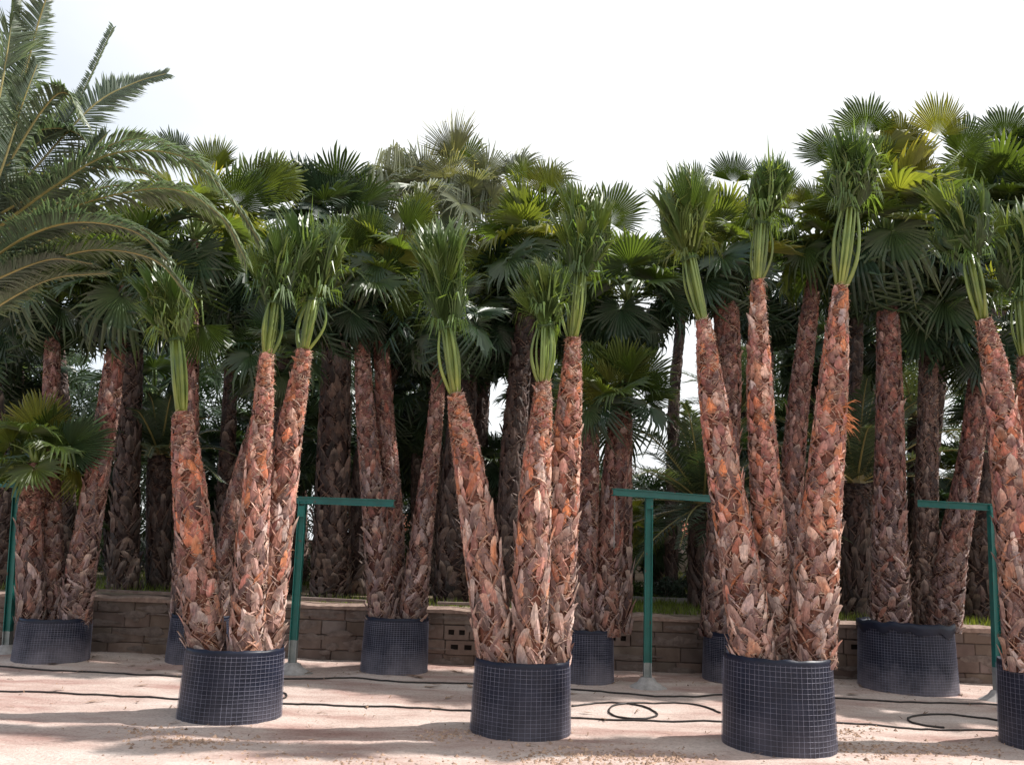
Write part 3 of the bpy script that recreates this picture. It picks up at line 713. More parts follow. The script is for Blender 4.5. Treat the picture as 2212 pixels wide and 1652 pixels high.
palm('fan_palm', 'tallest stem of the middle front container, upright on its right side', [(1193, 1415, 38), (1206, 1200, 42), (1220, 1000, 36), (1232, 850, 26), (1238, 730, 15)], (Y2+.1, Y2+.12), pt('f2'), 106, UPLO, GF, ((1252, 590), (1285, 420), 56))
palm('fan_palm', 'front palm leaning left in the right front container with large drooping bluish top', [(1632, 1420, 50), (1594, 1200, 43), (1560, 1000, 37), (1534, 820, 28), (1519, 692, 15)], (Y3-.1, Y3-.1), pt('f3'), 107, UPLO, GF, ((1490, 560), (1462, 370), 58))
palm('fan_palm', 'slender middle stem of the right front container with sunlit pale scales', [(1688, 1415, 30), (1668, 1200, 36), (1650, 1000, 33), (1640, 800, 27), (1637, 605, 13)], (Y3+.1, Y3+.05), pt('f3'), 108, UPLO, GF, ((1645, 485), (1670, 340), 46))
ftall = palm('fan_palm', 'thick tallest stem of the right front container with a torn orange fibre tuft', [(1752, 1420, 54), (1766, 1200, 48), (1786, 990, 39), (1802, 800, 31), (1816, 618, 15)], (Y3-.08, Y3-.05), pt('f3'), 109, UPLO, GF, ((1836, 450), (1850, 275), 58, dict(loose=48)))
palm('fan_palm', 'front palm leaning left from the container cut off at the right edge', [(2225, 1430, 52), (2200, 1200, 44), (2176, 980, 37), (2150, 800, 28), (2124, 690, 16)], (Y4-.1, Y4-.1), pt('f4'), 110, UPLO, GF, ((2098, 560), (2050, 390), 68, dict(loose=40)))
palm('fan_palm', 'front palm at the right edge, only its hanging bundled top and edge of trunk seen', [(2290, 1430, 48), (2270, 1200, 42), (2245, 1000, 36), (2225, 860, 26), (2214, 770, 15)], (Y4+.15, Y4+.15), pt('f4'), 111, UPLO, GF, ((2205, 650), (2196, 450), 50))
# torn fibre tuft on the tall right stem
tf = MB(); rr = random.Random(5); O = P(1820, 895, Y3-.08)-ftall.location
for _ in range(70):
    s0 = O+Vector((rr.uniform(-.07, .01), rr.uniform(-.08, .02), rr.uniform(-.14, .1))); d = Vector((rr.uniform(.3, 1), rr.uniform(-.5, .3), rr.uniform(-.7, .7))).normalized()
    l = rr.uniform(.06, .17); w = Vector((0, .3, 1)).normalized()*rr.uniform(.003, .008); v = rr.uniform(.7, 1.4)
    tf.add([s0-w, s0+w, s0+d*l*.6+w, s0+d*l*.6-w, s0+d*l+Vector((0, 0, -l*.3))], [(0, 1, 2, 3), (3, 2, 4)], 0, (.48*v, .17*v, .06*v))
tf.build('fibre_tuft', M_BARK, ftall)

# ---------------------------------------------------------------- rear containers' palms (fan crowns open)
GR = 'open crowned palms in the rear containers'
PR = (PAL_MUP, PAL_MLO)
def py_(k): return PG[k][0].y
y = py_('r0')
palm('fan_palm', 'short reddish palm at the left edge with a low dark fan crown', [(68, 1330, 33), (64, 1150, 30), (72, 1060, 28), (82, 1000, 24)], (y-.1, y-.1), pt('r0'), 201, PR, GR, cr=dict(scale=.82, kind='mid', n=13, heroes=[(85, 935, 5, 92, 1), (150, 965, 65, 95, 1, 'dark'), (25, 960, -60, 80, 1), (115, 975, 40, 75, 2), (50, 975, -115, 60, 4)], lowest=-25))
palm('fan_palm', 'dark middle stem of the leftmost rear container', [(118, 1330, 30), (112, 1150, 25), (108, 1000, 22), (112, 800, 19), (115, 650, 15)], (y+.15, y+.2), pt('r0'), 202, PR, GR, cr=dict(scale=.9, kind='dark', n=22))
palm('fan_palm', 'palm curving up to the right from the leftmost rear container', [(160, 1330, 40), (180, 1200, 34), (215, 1000, 28), (238, 850, 26), (258, 700, 20), (272, 620, 14)], (y, y), pt('r0'), 203, PR, GR, cr=dict(scale=1.1, kind=('mid', 'dark'), n=24, lowest=-50, heroes=[(270, 560, -20, 110, 1, 'dark'), (340, 590, 40, 100, 1, 'dark')]))
y = py_('r1')
palm('fan_palm', 'tall dark red stem rising behind the left front palms to yellow tipped fans', [(392, 1325, 27), (402, 1100, 24), (408, 900, 23), (410, 700, 21), (412, 600, 18), (420, 520, 11)], (y, y), pt('r1'), 204, PR, GR, cr=dict(scale=1.12, kind=('mid', 'dark'), n=20, heroes=[(462, 372, 0, 95, 0), (548, 428, 28, 110, 1), (385, 345, -15, 78, 3), (500, 440, 60, 100, 1), (585, 395, 45, 85, 2), (440, 700, 185, 95, 1), (470, 555, 105, 90, 3)]))
palm('fan_palm', 'slim palm behind the left front container holding one fan out to the left', [(470, 1325, 22), (500, 1100, 20), (560, 900, 18), (590, 780, 13)], (y+.3, y+.3), pt('r1'), 205, PR, GR, cr=dict(scale=.9, kind='dark', n=14, heroes=[(568, 752, -100, 92, 1, 'mid')]))
y = py_('r2')
palm('fan_palm', 'palm standing left in the middle rear container under a bright green crown', [(828, 1320, 36), (808, 1100, 30), (790, 900, 24), (782, 750, 18), (776, 650, 13)], (y-.1, y-.1), pt('r2'), 206, PR, GR, cr=dict(scale=.9, kind=('mid', 'dark'), n=18, heroes=[(752, 545, -20, 95, 1), (800, 530, 5, 85, 0), (856, 565, 35, 95, 1), (915, 612, 80, 90, 3), (690, 580, -30, 85, 1), (830, 600, 60, 80, 3), (850, 640, 110, 70, 2)]))
palm('fan_palm', 'middle stem of the middle rear container, grey scaled and dark topped', [(856, 1320, 26), (846, 1100, 27), (832, 900, 22), (822, 700, 17), (824, 600, 12)], (y+.1, y+.15), pt('r2'), 207, PR, GR, cr=dict(scale=.95, kind=('mid', 'dark'), n=18, heroes=[(880, 500, 35, 80, 3), (900, 470, 20, 70, 1)]))
palm('fan_palm', 'palm leaning right from the middle rear container', [(888, 1320, 36), (912, 1150, 27), (936, 950, 20), (949, 800, 16), (956, 700, 11)], (y-.05, y-.05), pt('r2'), 208, PR, GR, cr=dict(scale=.9, kind='dark', n=18))
y = py_('r3')
palm('fan_palm', 'short left stem behind the middle front palms with low green fans', [(1258, 1355, 31), (1268, 1150, 28), (1275, 1000, 22), (1282, 880, 13)], (y-.1, y-.1), pt('r3'), 209, PR, GR, cr=dict(scale=.75, kind=('mid', 'dark'), n=10, heroes=[(1285, 815, -8, 85, 1), (1265, 840, -60, 70, 3)], lowest=-15))
palm('fan_palm', 'thick short palm with a windswept low crown, left of the middle green post', [(1308, 1355, 37), (1318, 1150, 33), (1336, 950, 31), (1342, 880, 24)], (y-.05, y-.05), pt('r3'), 210, PR, GR, cr=dict(scale=.85, kind=('mid', 'dark'), n=12, heroes=[(1345, 825, 5, 95, 1), (1372, 830, 40, 100, 1), (1385, 850, 85, 80, 3), (1320, 845, -45, 75, 1)], lowest=-15))
palm('fan_palm', 'thin dark stem rising above the windswept crown to a dense dark head', [(1345, 1355, 22), (1348, 1000, 20), (1350, 850, 18), (1354, 730, 15), (1358, 655, 10)], (y+.4, y+.4), pt('r3'), 211, PR, GR, cr=dict(scale=1.0, kind=('mid', 'dark'), n=24, heroes=[(1350, 580, 5, 95, 1), (1300, 560, -25, 80, 0), (1400, 590, 45, 90, 1), (1420, 640, 95, 90, 2, 'dark')]))
y = py_('r4')
palm('fan_palm', 'thick dark red trunk behind the right front palms, bright yellow green crown', [(1545, 1360, 38), (1560, 1100, 36), (1572, 850, 34), (1570, 700, 33), (1562, 560, 30)], (y, y), pt('r4'), 212, PR, GR, cr=dict(scale=1.0, kind=('mid', 'dark'), n=24, heroes=[(1585, 395, 5, 82, 0), (1502, 410, -15, 65, 1), (1560, 470, 0, 68, 0), (1600, 470, 30, 80, 1), (1540, 540, -50, 80, 2), (1610, 560, 60, 80, 1)]))
palm('fan_palm', 'palm rising rightwards between the right front palms to a yellow green crown', [(1700, 1360, 34), (1704, 1150, 30), (1722, 900, 27), (1746, 700, 22), (1766, 540, 13)], (y, y), pt('r4'), 213, PR, GR, cr=dict(scale=.85, kind='mid', n=20, heroes=[(1765, 450, 0, 78, 0), (1722, 455, -30, 78, 3), (1752, 520, 180, 60, 1), (1700, 500, -60, 70, 1), (1800, 470, 30, 70, 1)], lowest=-35))
y = py_('r5')
palm('fan_palm', 'tall stout palm on the left of the wide rear container, big crown on the skyline', [(1925, 1335, 50), (1922, 1150, 42), (1922, 900, 34), (1918, 700, 28), (1912, 520, 19)], (y-.15, y-.15), pt('r5'), 214, PR, GR, cr=dict(scale=1.25, kind=('mid', 'dark'), n=36, heroes=[(1960, 350, -20, 100, 1), (2075, 330, 30, 95, 1), (1900, 330, 15, 100, 2), (1850, 370, -45, 95, 1), (1872, 290, -8, 100, 1), (1805, 335, -60, 95, 3), (1945, 310, 10, 90, 1), (2028, 295, 12, 98, 0), (1992, 390, 5, 80, 0), (2045, 400, 75, 80, 2), (1900, 370, -10, 90, 1), (1830, 430, -70, 80, 2)]))
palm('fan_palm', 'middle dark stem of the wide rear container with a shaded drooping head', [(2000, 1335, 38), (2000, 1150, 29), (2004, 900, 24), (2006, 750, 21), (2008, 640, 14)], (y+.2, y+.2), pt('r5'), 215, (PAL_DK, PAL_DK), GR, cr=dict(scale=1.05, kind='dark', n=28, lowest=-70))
palm('fan_palm', 'palm bending right from the wide rear container', [(2036, 1335, 44), (2056, 1200, 37), (2094, 1000, 29), (2112, 850, 26), (2122, 720, 18)], (y, y), pt('r5'), 216, PR, GR, cr=dict(scale=1.05, kind=('mid', 'dark'), n=22, heroes=[(2172, 560, 25, 100, 1, 'dark')]))

# ---------------------------------------------------------------- palms planted on the terrace
GB = 'fan palms planted on the terrace behind the wall'
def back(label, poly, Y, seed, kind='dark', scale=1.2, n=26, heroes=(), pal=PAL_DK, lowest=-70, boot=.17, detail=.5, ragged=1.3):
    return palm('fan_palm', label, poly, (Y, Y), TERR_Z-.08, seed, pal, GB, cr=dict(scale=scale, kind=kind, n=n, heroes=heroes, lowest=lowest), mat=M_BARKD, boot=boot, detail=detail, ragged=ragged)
back('dark terrace palm trunk between the leftmost rear palms and the shortest front palm', [(265, 1290, 38), (275, 1000, 32), (285, 750, 28), (295, 600, 22)], 14.5, 301, kind=('mid', 'dark'), n=28)
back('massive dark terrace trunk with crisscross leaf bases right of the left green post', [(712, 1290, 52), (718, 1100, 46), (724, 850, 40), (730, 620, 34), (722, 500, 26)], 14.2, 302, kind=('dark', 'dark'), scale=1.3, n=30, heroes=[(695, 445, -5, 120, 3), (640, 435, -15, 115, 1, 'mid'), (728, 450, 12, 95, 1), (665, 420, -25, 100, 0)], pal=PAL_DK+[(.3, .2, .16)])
back('dark terrace trunk between the middle rear container and the middle front palms', [(978, 1290, 52), (985, 1100, 44), (1002, 850, 34), (1012, 690, 24)], 14.4, 303, kind=('mid', 'dark'), scale=1.2, n=30)
back('very tall weathered palm with grey shredded hanging fans on the middle skyline', [(940, 1290, 30), (945, 900, 26), (955, 650, 24), (965, 470, 18)], 16.5, 304, kind='grey', scale=1.45, n=22, lowest=-65, heroes=[(885, 375, -35, 95, 4), (918, 385, 0, 110, 2), (1000, 362, 8, 85, 1, 'mid'), (985, 345, -18, 130, 3), (1050, 375, 30, 90, 2), (825, 430, -35, 100, 4), (800, 420, 185, 110, 4), (860, 380, 195, 110, 4), (950, 385, 178, 130, 4), (1010, 385, 172, 130, 4), (1035, 400, 185, 110, 4), (1112, 375, 5, 90, 1), (1175, 395, 35, 95, 2), (1060, 430, 80, 90, 2)])
back('blackish terrace trunk close behind the left stem of the middle front container', [(1100, 1290, 38), (1105, 1050, 33), (1118, 850, 30), (1134, 700, 24), (1145, 560, 17)], 14.0, 305, kind=('mid', 'dark'), scale=1.15, n=28, heroes=[(1132, 480, -18, 105, 1), (1190, 425, 2, 88, 0), (1248, 480, 10, 92, 1), (1312, 480, 38, 105, 1), (1075, 560, -88, 85, 3), (1140, 400, -15, 70, 3), (1210, 540, 80, 90, 2), (1160, 560, -30, 90, 1)])
back('brown terrace trunk seen just above the low middle front bundle', [(1160, 1290, 30), (1155, 1000, 26), (1150, 800, 23), (1160, 640, 18)], 15.2, 306, kind=('mid', 'dark'), scale=1.15, n=26)
back('dark terrace trunk behind the palm that bends right at the wide rear container', [(2118, 1295, 42), (2125, 1100, 34), (2140, 850, 27), (2160, 600, 22), (2170, 480, 18)], 14.5, 307, kind=('mid', 'dark'), scale=1.35, n=34, heroes=[(2170, 300, 0, 95, 1, 'mid'), (2205, 350, 35, 95, 1, 'mid'), (2120, 370, -30, 110, 1), (2180, 420, 80, 120, 2)])
back('slim dark palm at the far left between sky gaps', [(30, 1290, 18), (34, 1000, 16), (38, 800, 13)], 15.5, 308, kind='dark', scale=.95, n=24)
back('dark palm high at the far left behind the feather leaves', [(150, 1290, 24), (135, 900, 20), (118, 700, 17), (110, 520, 13)], 16.0, 309, kind=('mid', 'dark'), scale=1.25, n=30)
back('dark palm whose head fills the gap above the shortest front palm', [(480, 1290, 24), (490, 1000, 20), (500, 780, 16), (505, 620, 12)], 15.5, 310, kind=('mid', 'dark'), scale=1.25, n=34)
back('dark palm behind the right stem of the left front container', [(612, 1290, 30), (610, 1000, 26), (615, 800, 22), (625, 640, 16)], 15.0, 311, kind=('mid', 'dark'), scale=1.2, n=34)
back('dark palm between the massive trunk and the middle rear container palms', [(780, 1290, 30), (785, 1000, 24), (860, 760, 20), (880, 680, 14)], 15.8, 312, kind=('mid', 'dark'), scale=1.2, n=34)
back('dark palm filling the shade behind the left leaning middle front palm', [(1030, 1290, 22), (1040, 900, 18), (1060, 700, 13)], 16.5, 313, kind=('mid', 'dark'), scale=1.25, n=34)
back('reddish terrace palm above the short windswept crown', [(1240, 1290, 26), (1245, 1000, 22), (1240, 760, 18), (1240, 640, 13)], 15.0, 314, kind=('mid', 'dark'), scale=1.15, n=30)
back('dark fan palm left of the right front palms, upper crown', [(1450, 1290, 16), (1455, 900, 14), (1470, 700, 12), (1475, 600, 10)], 17.5, 315, kind='dark', scale=1.05, n=22, lowest=-40)
back('dark palm head between the two left stems of the right front container', [(1640, 1290, 26), (1650, 1000, 22), (1655, 750, 18), (1655, 630, 13)], 15.6, 316, kind=('mid', 'dark'), scale=1.15, n=32)
back('dark palm head behind the tallest right front stem', [(1830, 1290, 24), (1845, 900, 18), (1850, 700, 16), (1850, 600, 12)], 16.0, 317, kind=('mid', 'dark'), scale=1.1, n=32, lowest=-60)
back('dark palm shading the gap right of the stout skyline palm', [(1990, 1290, 22), (2020, 900, 18), (2050, 700, 16), (2060, 560, 12)], 16.5, 318, kind=('mid', 'dark'), scale=1.4, n=34)
back('dark palm at the upper right corner with tangled old leaves', [(2250, 1290, 28), (2240, 900, 24), (2220, 700, 20), (2210, 420, 18)], 15.0, 319, kind='dark', scale=1.3, n=34, heroes=[(2150, 440, -80, 100, 4), (2190, 480, 160, 110, 4)])
back('pale green low fan palm far behind, seen right of the middle green post', [(1365, 1290, 12), (1362, 1250, 10), (1360, 1150, 8)], 18.0, 320, kind='mid', scale=.75, n=16, lowest=-30)
back('low bright fan palm behind the bending right rear palm', [(2090, 1290, 14), (2092, 1200, 12), (2090, 1050, 10)], 18.0, 321, kind='mid', scale=1.0, n=18, lowest=-30)
back('low fan palm seen between the left rear container palms', [(130, 1290, 12), (135, 1220, 10), (138, 1130, 8)], 17.0, 322, kind='mid', scale=.75, n=16, lowest=-30)
back('low dark palm behind the bending stem of the left front container', [(480, 1290, 16), (488, 1150, 14), (492, 1020, 12)], 17.5, 323, kind='dark', scale=1.1, n=26, lowest=-50)
back('low dark palm in the shade between the middle rear stems', [(925, 1290, 16), (905, 1120, 14), (890, 950, 12)], 17.5, 324, kind='dark', scale=1.15, n=30, lowest=-50)
back('reddish trunk at the extreme left edge beside the green post', [(2, 1300, 28), (4, 1100, 26), (-10, 900, 22), (-30, 700, 16)], 13.9, 325, kind='dark', scale=1.1, n=20)
back('low olive fan palm behind the left edge trunks', [(240, 1290, 14), (235, 1150, 12), (225, 1010, 10)], 18.5, 326, kind='dark', scale=1.15, n=26, lowest=-50)
back('small dark fan palm low between the middle front stems and the massive dark trunk', [(1075, 1290, 12), (1070, 1180, 11), (1060, 1040, 9)], 17.0, 327, kind='dark', scale=.7, n=18, lowest=-50)

for i, (px, top, Y, sc, lab) in enumerate(((55, 1020, 17, 1.0, 'low dark palm deep in the shade behind the far left green post'), (335, 860, 18, 1.25, 'dark palm behind the dark date palm near the shortest front stem'),
   (575, 960, 18, 1.15, 'low dark palm filling the shade between the left front stems'), (650, 830, 19, 1.3, 'dark palm head just left of the massive dark trunk, below its own crown'), (790, 1010, 18, 1.1, 'low dark palm seen just under the left green crossbar end'),
   (945, 1060, 19, 1.0, 'lowest dark palm left of the middle front container stems'), (1180, 860, 18.5, 1.2, 'dark palm head glimpsed between the middle front stems'), (1235, 1120, 17, .8, 'very low dark palm behind the middle front container'),
   (1570, 1010, 17.5, 1.1, 'low dark palm behind the left stem of the right front container'), (1720, 980, 18, 1.2, 'low dark palm between the slender and the tallest right front stems'), (1760, 760, 19, 1.2, 'dark palm head high behind the yellow green crown right of the slender front stem'),
   (1880, 740, 19, 1.2, 'dark palm head behind the stout skyline palm trunk'), (2070, 1120, 17, .9, 'low dark palm beneath the right green crossbar'), (2190, 880, 18, 1.2, 'dark palm head behind the right edge front palms'),
   (638, 960, 16.0, 1.0, 'dark palm head close behind the left green post, left of the massive dark trunk'), (900, 880, 16.5, 1.1, 'dark palm head between the middle rear palms that spread apart'), (1075, 1010, 16.5, .7, 'small dark palm head behind the sky gap of the middle front container'), (420, 1130, 17, .9, 'very low dark palm behind the shortest front palm trunk'), (1420, 1180, 19, .7, 'little dark palm low behind the middle green post'))):
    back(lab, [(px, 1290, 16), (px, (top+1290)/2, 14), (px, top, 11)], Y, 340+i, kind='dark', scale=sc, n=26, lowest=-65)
# unseen palms added beyond the right edge to cast shade from the sun's side
for i, (x, y_, lab) in enumerate(((8.8, 11.2, 'unseen palm added for shade, nearest the right edge in line with the rear row'), (11.4, 11.0, 'unseen palm added for shade, second beyond the right edge in line with the rear row'), (14.0, 11.2, 'unseen palm added for shade, farthest beyond the right edge in line with the rear row'),
   (10.0, 14.6, 'unseen terrace palm added for shade, nearest beyond the right edge'), (13.0, 14.8, 'unseen terrace palm added for shade, farther beyond the right edge'), (16.0, 15.2, 'unseen terrace palm added for shade, farthest beyond the right edge'))):
    src = bpy.data.objects['fan_palm.%03d' % (13+i)]
    c = src.copy(); COL.objects.link(c); c.location = (x, y_, TERR_Z if y_ > 13 else .1); c['label'] = lab
    for ch in src.children:
        d = ch.copy(); COL.objects.link(d); d.parent = c
        for g in ch.children:
            e = g.copy(); COL.objects.link(e); e.parent = d
# ---------------------------------------------------------------- feather (date) palms
def feather_frond(name, pts, mats, seed, n=70, ll=.34, wid=.016, droop=.25, twist=0.0, rach=.02, up=None, parent=None, vang=.35):
    """pts: local polyline of the rachis, base to tip"""
    rr = random.Random(seed); m = MB(); ns = 28; sp = spline(pts, ns)
    m.tube(sp, [rach*(1-.85*i/(ns-1))+.002 for i in range(ns)], 5, 1, (1, 1, 1), .7)
    fr = frames(sp)
    for s in range(n):
        f = .10+.90*s/(n-1); u = min(ns-1.001, f*(ns-1)); i = int(u); p = sp[i].lerp(sp[i+1], u-i); t = fr[i][0]
        w = (up or Vector((0, 0, 1))); side = t.cross(w); side = side.normalized() if side.length > 1e-4 else fr[i][1]; nrm = side.cross(t).normalized()
        prof = (math.sin(min(1, f*1.15+.12)*math.pi))**.45 if f < .8 else max(.25, (math.sin(min(1, f*1.15+.12)*math.pi) if f*1.15+.12 < 1 else .05)**.45)
        for sg in (-1, 1):
            if rr.random() < .03: continue
            l = ll*max(.30, prof)*rr.uniform(.86, 1.1); fw = lerp(.4, .95, f)+rr.uniform(-.12, .12)
            d = (side*sg*math.cos(vang+twist*sg)+nrm*math.sin(vang+twist*sg)+rr.uniform(-.12, .12)*nrm+t*fw).normalized()
            e = (d.cross(nrm)).normalized()*wid*rr.uniform(.8, 1.1)
            dn = Vector((0, 0, -1))*l*droop*rr.uniform(.5, 1.3); v = rr.uniform(.75, 1.25)
            a = p; b = p+d*l*.5+dn*.2; c = p+d*l+dn
            m.add([a-e*.5, a+e*.5, b-e, b+nrm*.006, b+e, c], [(0, 1, 4, 3), (0, 3, 2), (2, 3, 5), (3, 4, 5)], 0, [(v*.9,)*3, (v*.9,)*3, (v, v, v), (v, v, v), (v, v, v), (v*1.5, v*1.35, v*1.1)])
    return m.build(name, mats, parent)
def feather_palm(label, base_px, Y, zb, top_py, hw, seed, fronds=(), n=18, length=1.6, mats=None, auto=True, droopf=.55, group=None, elo=-25):
    rr = random.Random(seed); mats = mats or [M_DATED, M_RACH]
    base = at_z(base_px, zb, Y); root = empty('date_palm', (base.x, base.y, zb), label, 'palm tree', group)
    poly = [(base_px, top_py+200, hw), (base_px, top_py+60, hw), (base_px, top_py, hw*.85)]
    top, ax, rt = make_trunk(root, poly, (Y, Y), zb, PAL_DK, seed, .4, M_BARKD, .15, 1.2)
    lt = top-root.location
    h = MB(); h.tube([lt-Vector((0, 0, .1)), lt+Vector((0, 0, .12)), lt+Vector((0, 0, .4))], [rt*.9, rt*.7, .02], 8, 0, (.8, .7, .6)); cr = h.build('crown', M_RACH, root)
    k = 0
    for fpts, kw in fronds:
        pts = [P(*q)-root.location for q in fpts]
        kw = dict(kw); kw['n'] = int(kw['n']*1.7); kw['rach'] = .011; kw['wid'] = .0095; kw['droop'] = kw.get('droop', .25)*.6; feather_frond('frond', pts, mats, seed+k, parent=cr, **kw); k += 1
    if auto:
        for i in range(n):
            az = i*2.4+seed; el = lerp(80, elo, (i+.5)/n); d = Vector((math.cos(az)*math.cos(R(el)), math.sin(az)*math.cos(R(el)), math.sin(R(el)))); l = length*rr.uniform(.85, 1.1)
            pts = [lt, lt+d*l*.33, lt+d*l*.68-Vector((0, 0, droopf*.12*l)), lt+d*l*.95-Vector((0, 0, droopf*.42*l))]
            feather_frond('frond', pts, mats, seed+i, n=46, ll=length*.2, wid=.015, parent=cr)
    return root
# the big one whose trunk stands outside the left edge
YD = 6.2
K = dict
fr_list = [
 ([(-60, 470, YD), (20, 290, YD-.1), (80, 60, YD-.2), (130, -90, YD-.3)], K(ll=.36, n=90, vang=.5)),
 ([(-70, 470, YD), (60, 330, YD+.1), (150, 250, YD+.2), (245, 60, YD+.4)], K(ll=.26, n=80, vang=.5, up=Vector((-.3, -1, 0)))),
 ([(-50, 500, YD), (70, 370, YD+.1), (200, 230, YD+.2), (290, 180, YD+.3), (358, 160, YD+.35)], K(ll=.31, n=95, vang=.1, up=Vector((.1, -1, .35)))),
 ([(-40, 520, YD-.2), (120, 400, YD-.3), (250, 330, YD-.2), (400, 340, YD), (500, 430, YD+.1), (560, 520, YD+.2)], K(ll=.36, n=120, droop=.7, vang=.1)),
 ([(-40, 550, YD-.4), (100, 470, YD-.4), (250, 420, YD-.3), (380, 410, YD-.2), (480, 470, YD-.1), (530, 560, YD)], K(ll=.34, n=110, droop=.7, vang=.1)),
 ([(-60, 560, YD+.2), (80, 420, YD+.3), (200, 330, YD+.4), (320, 300, YD+.5), (430, 350, YD+.6)], K(ll=.32, n=100, droop=.5)),
 ([(-60, 640, YD-.3), (60, 580, YD-.3), (200, 540, YD-.2), (330, 560, YD-.1), (400, 630, YD)], K(ll=.33, n=95, droop=.6)),
 ([(-60, 590, YD-.5), (60, 510, YD-.6), (170, 480, YD-.6), (290, 500, YD-.5), (360, 560, YD-.4)], K(ll=.32, n=95, droop=.6)),
 ([(-60, 420, YD-.2), (-10, 250, YD-.3), (20, 80, YD-.3), (30, -60, YD-.3)], K(ll=.40, n=90, vang=.6)),
 ([(-80, 480, YD-.3), (0, 380, YD-.4), (90, 240, YD-.4), (140, 200, YD-.4), (180, 260, YD-.4)], K(ll=.30, n=90, droop=.9)),
 ([(-80, 520, YD-.4), (-10, 400, YD-.5), (50, 220, YD-.5), (80, 140, YD-.5)], K(ll=.34, n=80)),
 ([(-60, 700, YD-.2), (30, 640, YD-.2), (120, 600, YD-.1), (230, 590, YD)], K(ll=.30, n=80, droop=.5)),
 ([(-60, 500, YD-.3), (40, 440, YD-.3), (130, 400, YD-.2), (230, 290, YD-.2)], K(ll=.30, n=80, droop=.3, vang=.7)),
 ([(-120, 560, YD+.3), (0, 500, YD+.5), (120, 440, YD+.7), (260, 400, YD+.9), (380, 440, YD+1.0)], K(ll=.34, n=90, droop=.6)),
 ([(-60, 420, YD+.3), (-30, 300, YD+.3), (30, 200, YD+.3), (60, 120, YD+.3)], K(ll=.36, n=80)),
 ([(-90, 600, YD+.2), (20, 560, YD+.4), (130, 510, YD+.6), (260, 480, YD+.8), (350, 520, YD+.9)], K(ll=.33, n=90, droop=.6)),
 ([(-90, 500, YD+.1), (0, 330, YD+.1), (90, 280, YD+.1), (170, 290, YD+.1), (215, 360, YD+.1)], K(ll=.30, n=85, droop=.8)),
 ([(-90, 650, YD-.4), (0, 600, YD-.5), (110, 560, YD-.5), (200, 570, YD-.5)], K(ll=.30, n=85, droop=.6)),
 ([(-60, 540, YD-.1), (40, 480, YD-.1), (180, 370, YD+.1), (300, 370, YD+.3), (390, 420, YD+.4)], K(ll=.34, n=90, droop=.6)),
]
feather_palm('large date palm whose arching feather leaves sweep in from the left edge', -200, YD, 0, 560, 80, 401, fr_list, mats=[M_DATE, M_RACH], auto=False)
GD = 'date palms on the terrace'
feather_palm('squat black trunked date palm right of the tallest front stem with upright feather leaves', 1850, 14.3, TERR_Z-.08, 1045, 38, 402, n=22, length=2.2, group=GD, droopf=.4, elo=10)
feather_palm('date palm with wispy feather leaves right of the middle green post', 1520, 15.0, TERR_Z-.08, 1090, 40, 403, n=34, length=2.3, group=GD, elo=-35)
feather_palm('dark date palm low between the shortest front palm and the left dark trunk', 345, 15.0, TERR_Z-.08, 985, 32, 404, n=22, length=1.6, group=GD, elo=-10)
feather_palm('hazy date palm far back, right of the stout skyline palm', 1975, 20.0, TERR_Z-.08, 900, 16, 405, n=26, length=2.6, group=GD)
feather_palm('far date palm behind the slender right front stem', 1600, 20.0, TERR_Z-.08, 880, 16, 406, n=26, length=2.3, group=GD)
feather_palm('far date palm at the right edge behind the green post', 2200, 18.0, TERR_Z-.08, 950, 22, 407, n=26, length=2.3, group=GD)
feather_palm('far date palm in the gap behind the massive dark trunk', 640, 19.0, TERR_Z-.08, 1000, 18, 408, n=24, length=2.0, group=GD)
feather_palm('far date palm glimpsed behind the middle front stems', 1190, 20.0, TERR_Z-.08, 1080, 18, 409, n=22, length=2.0, group=GD)

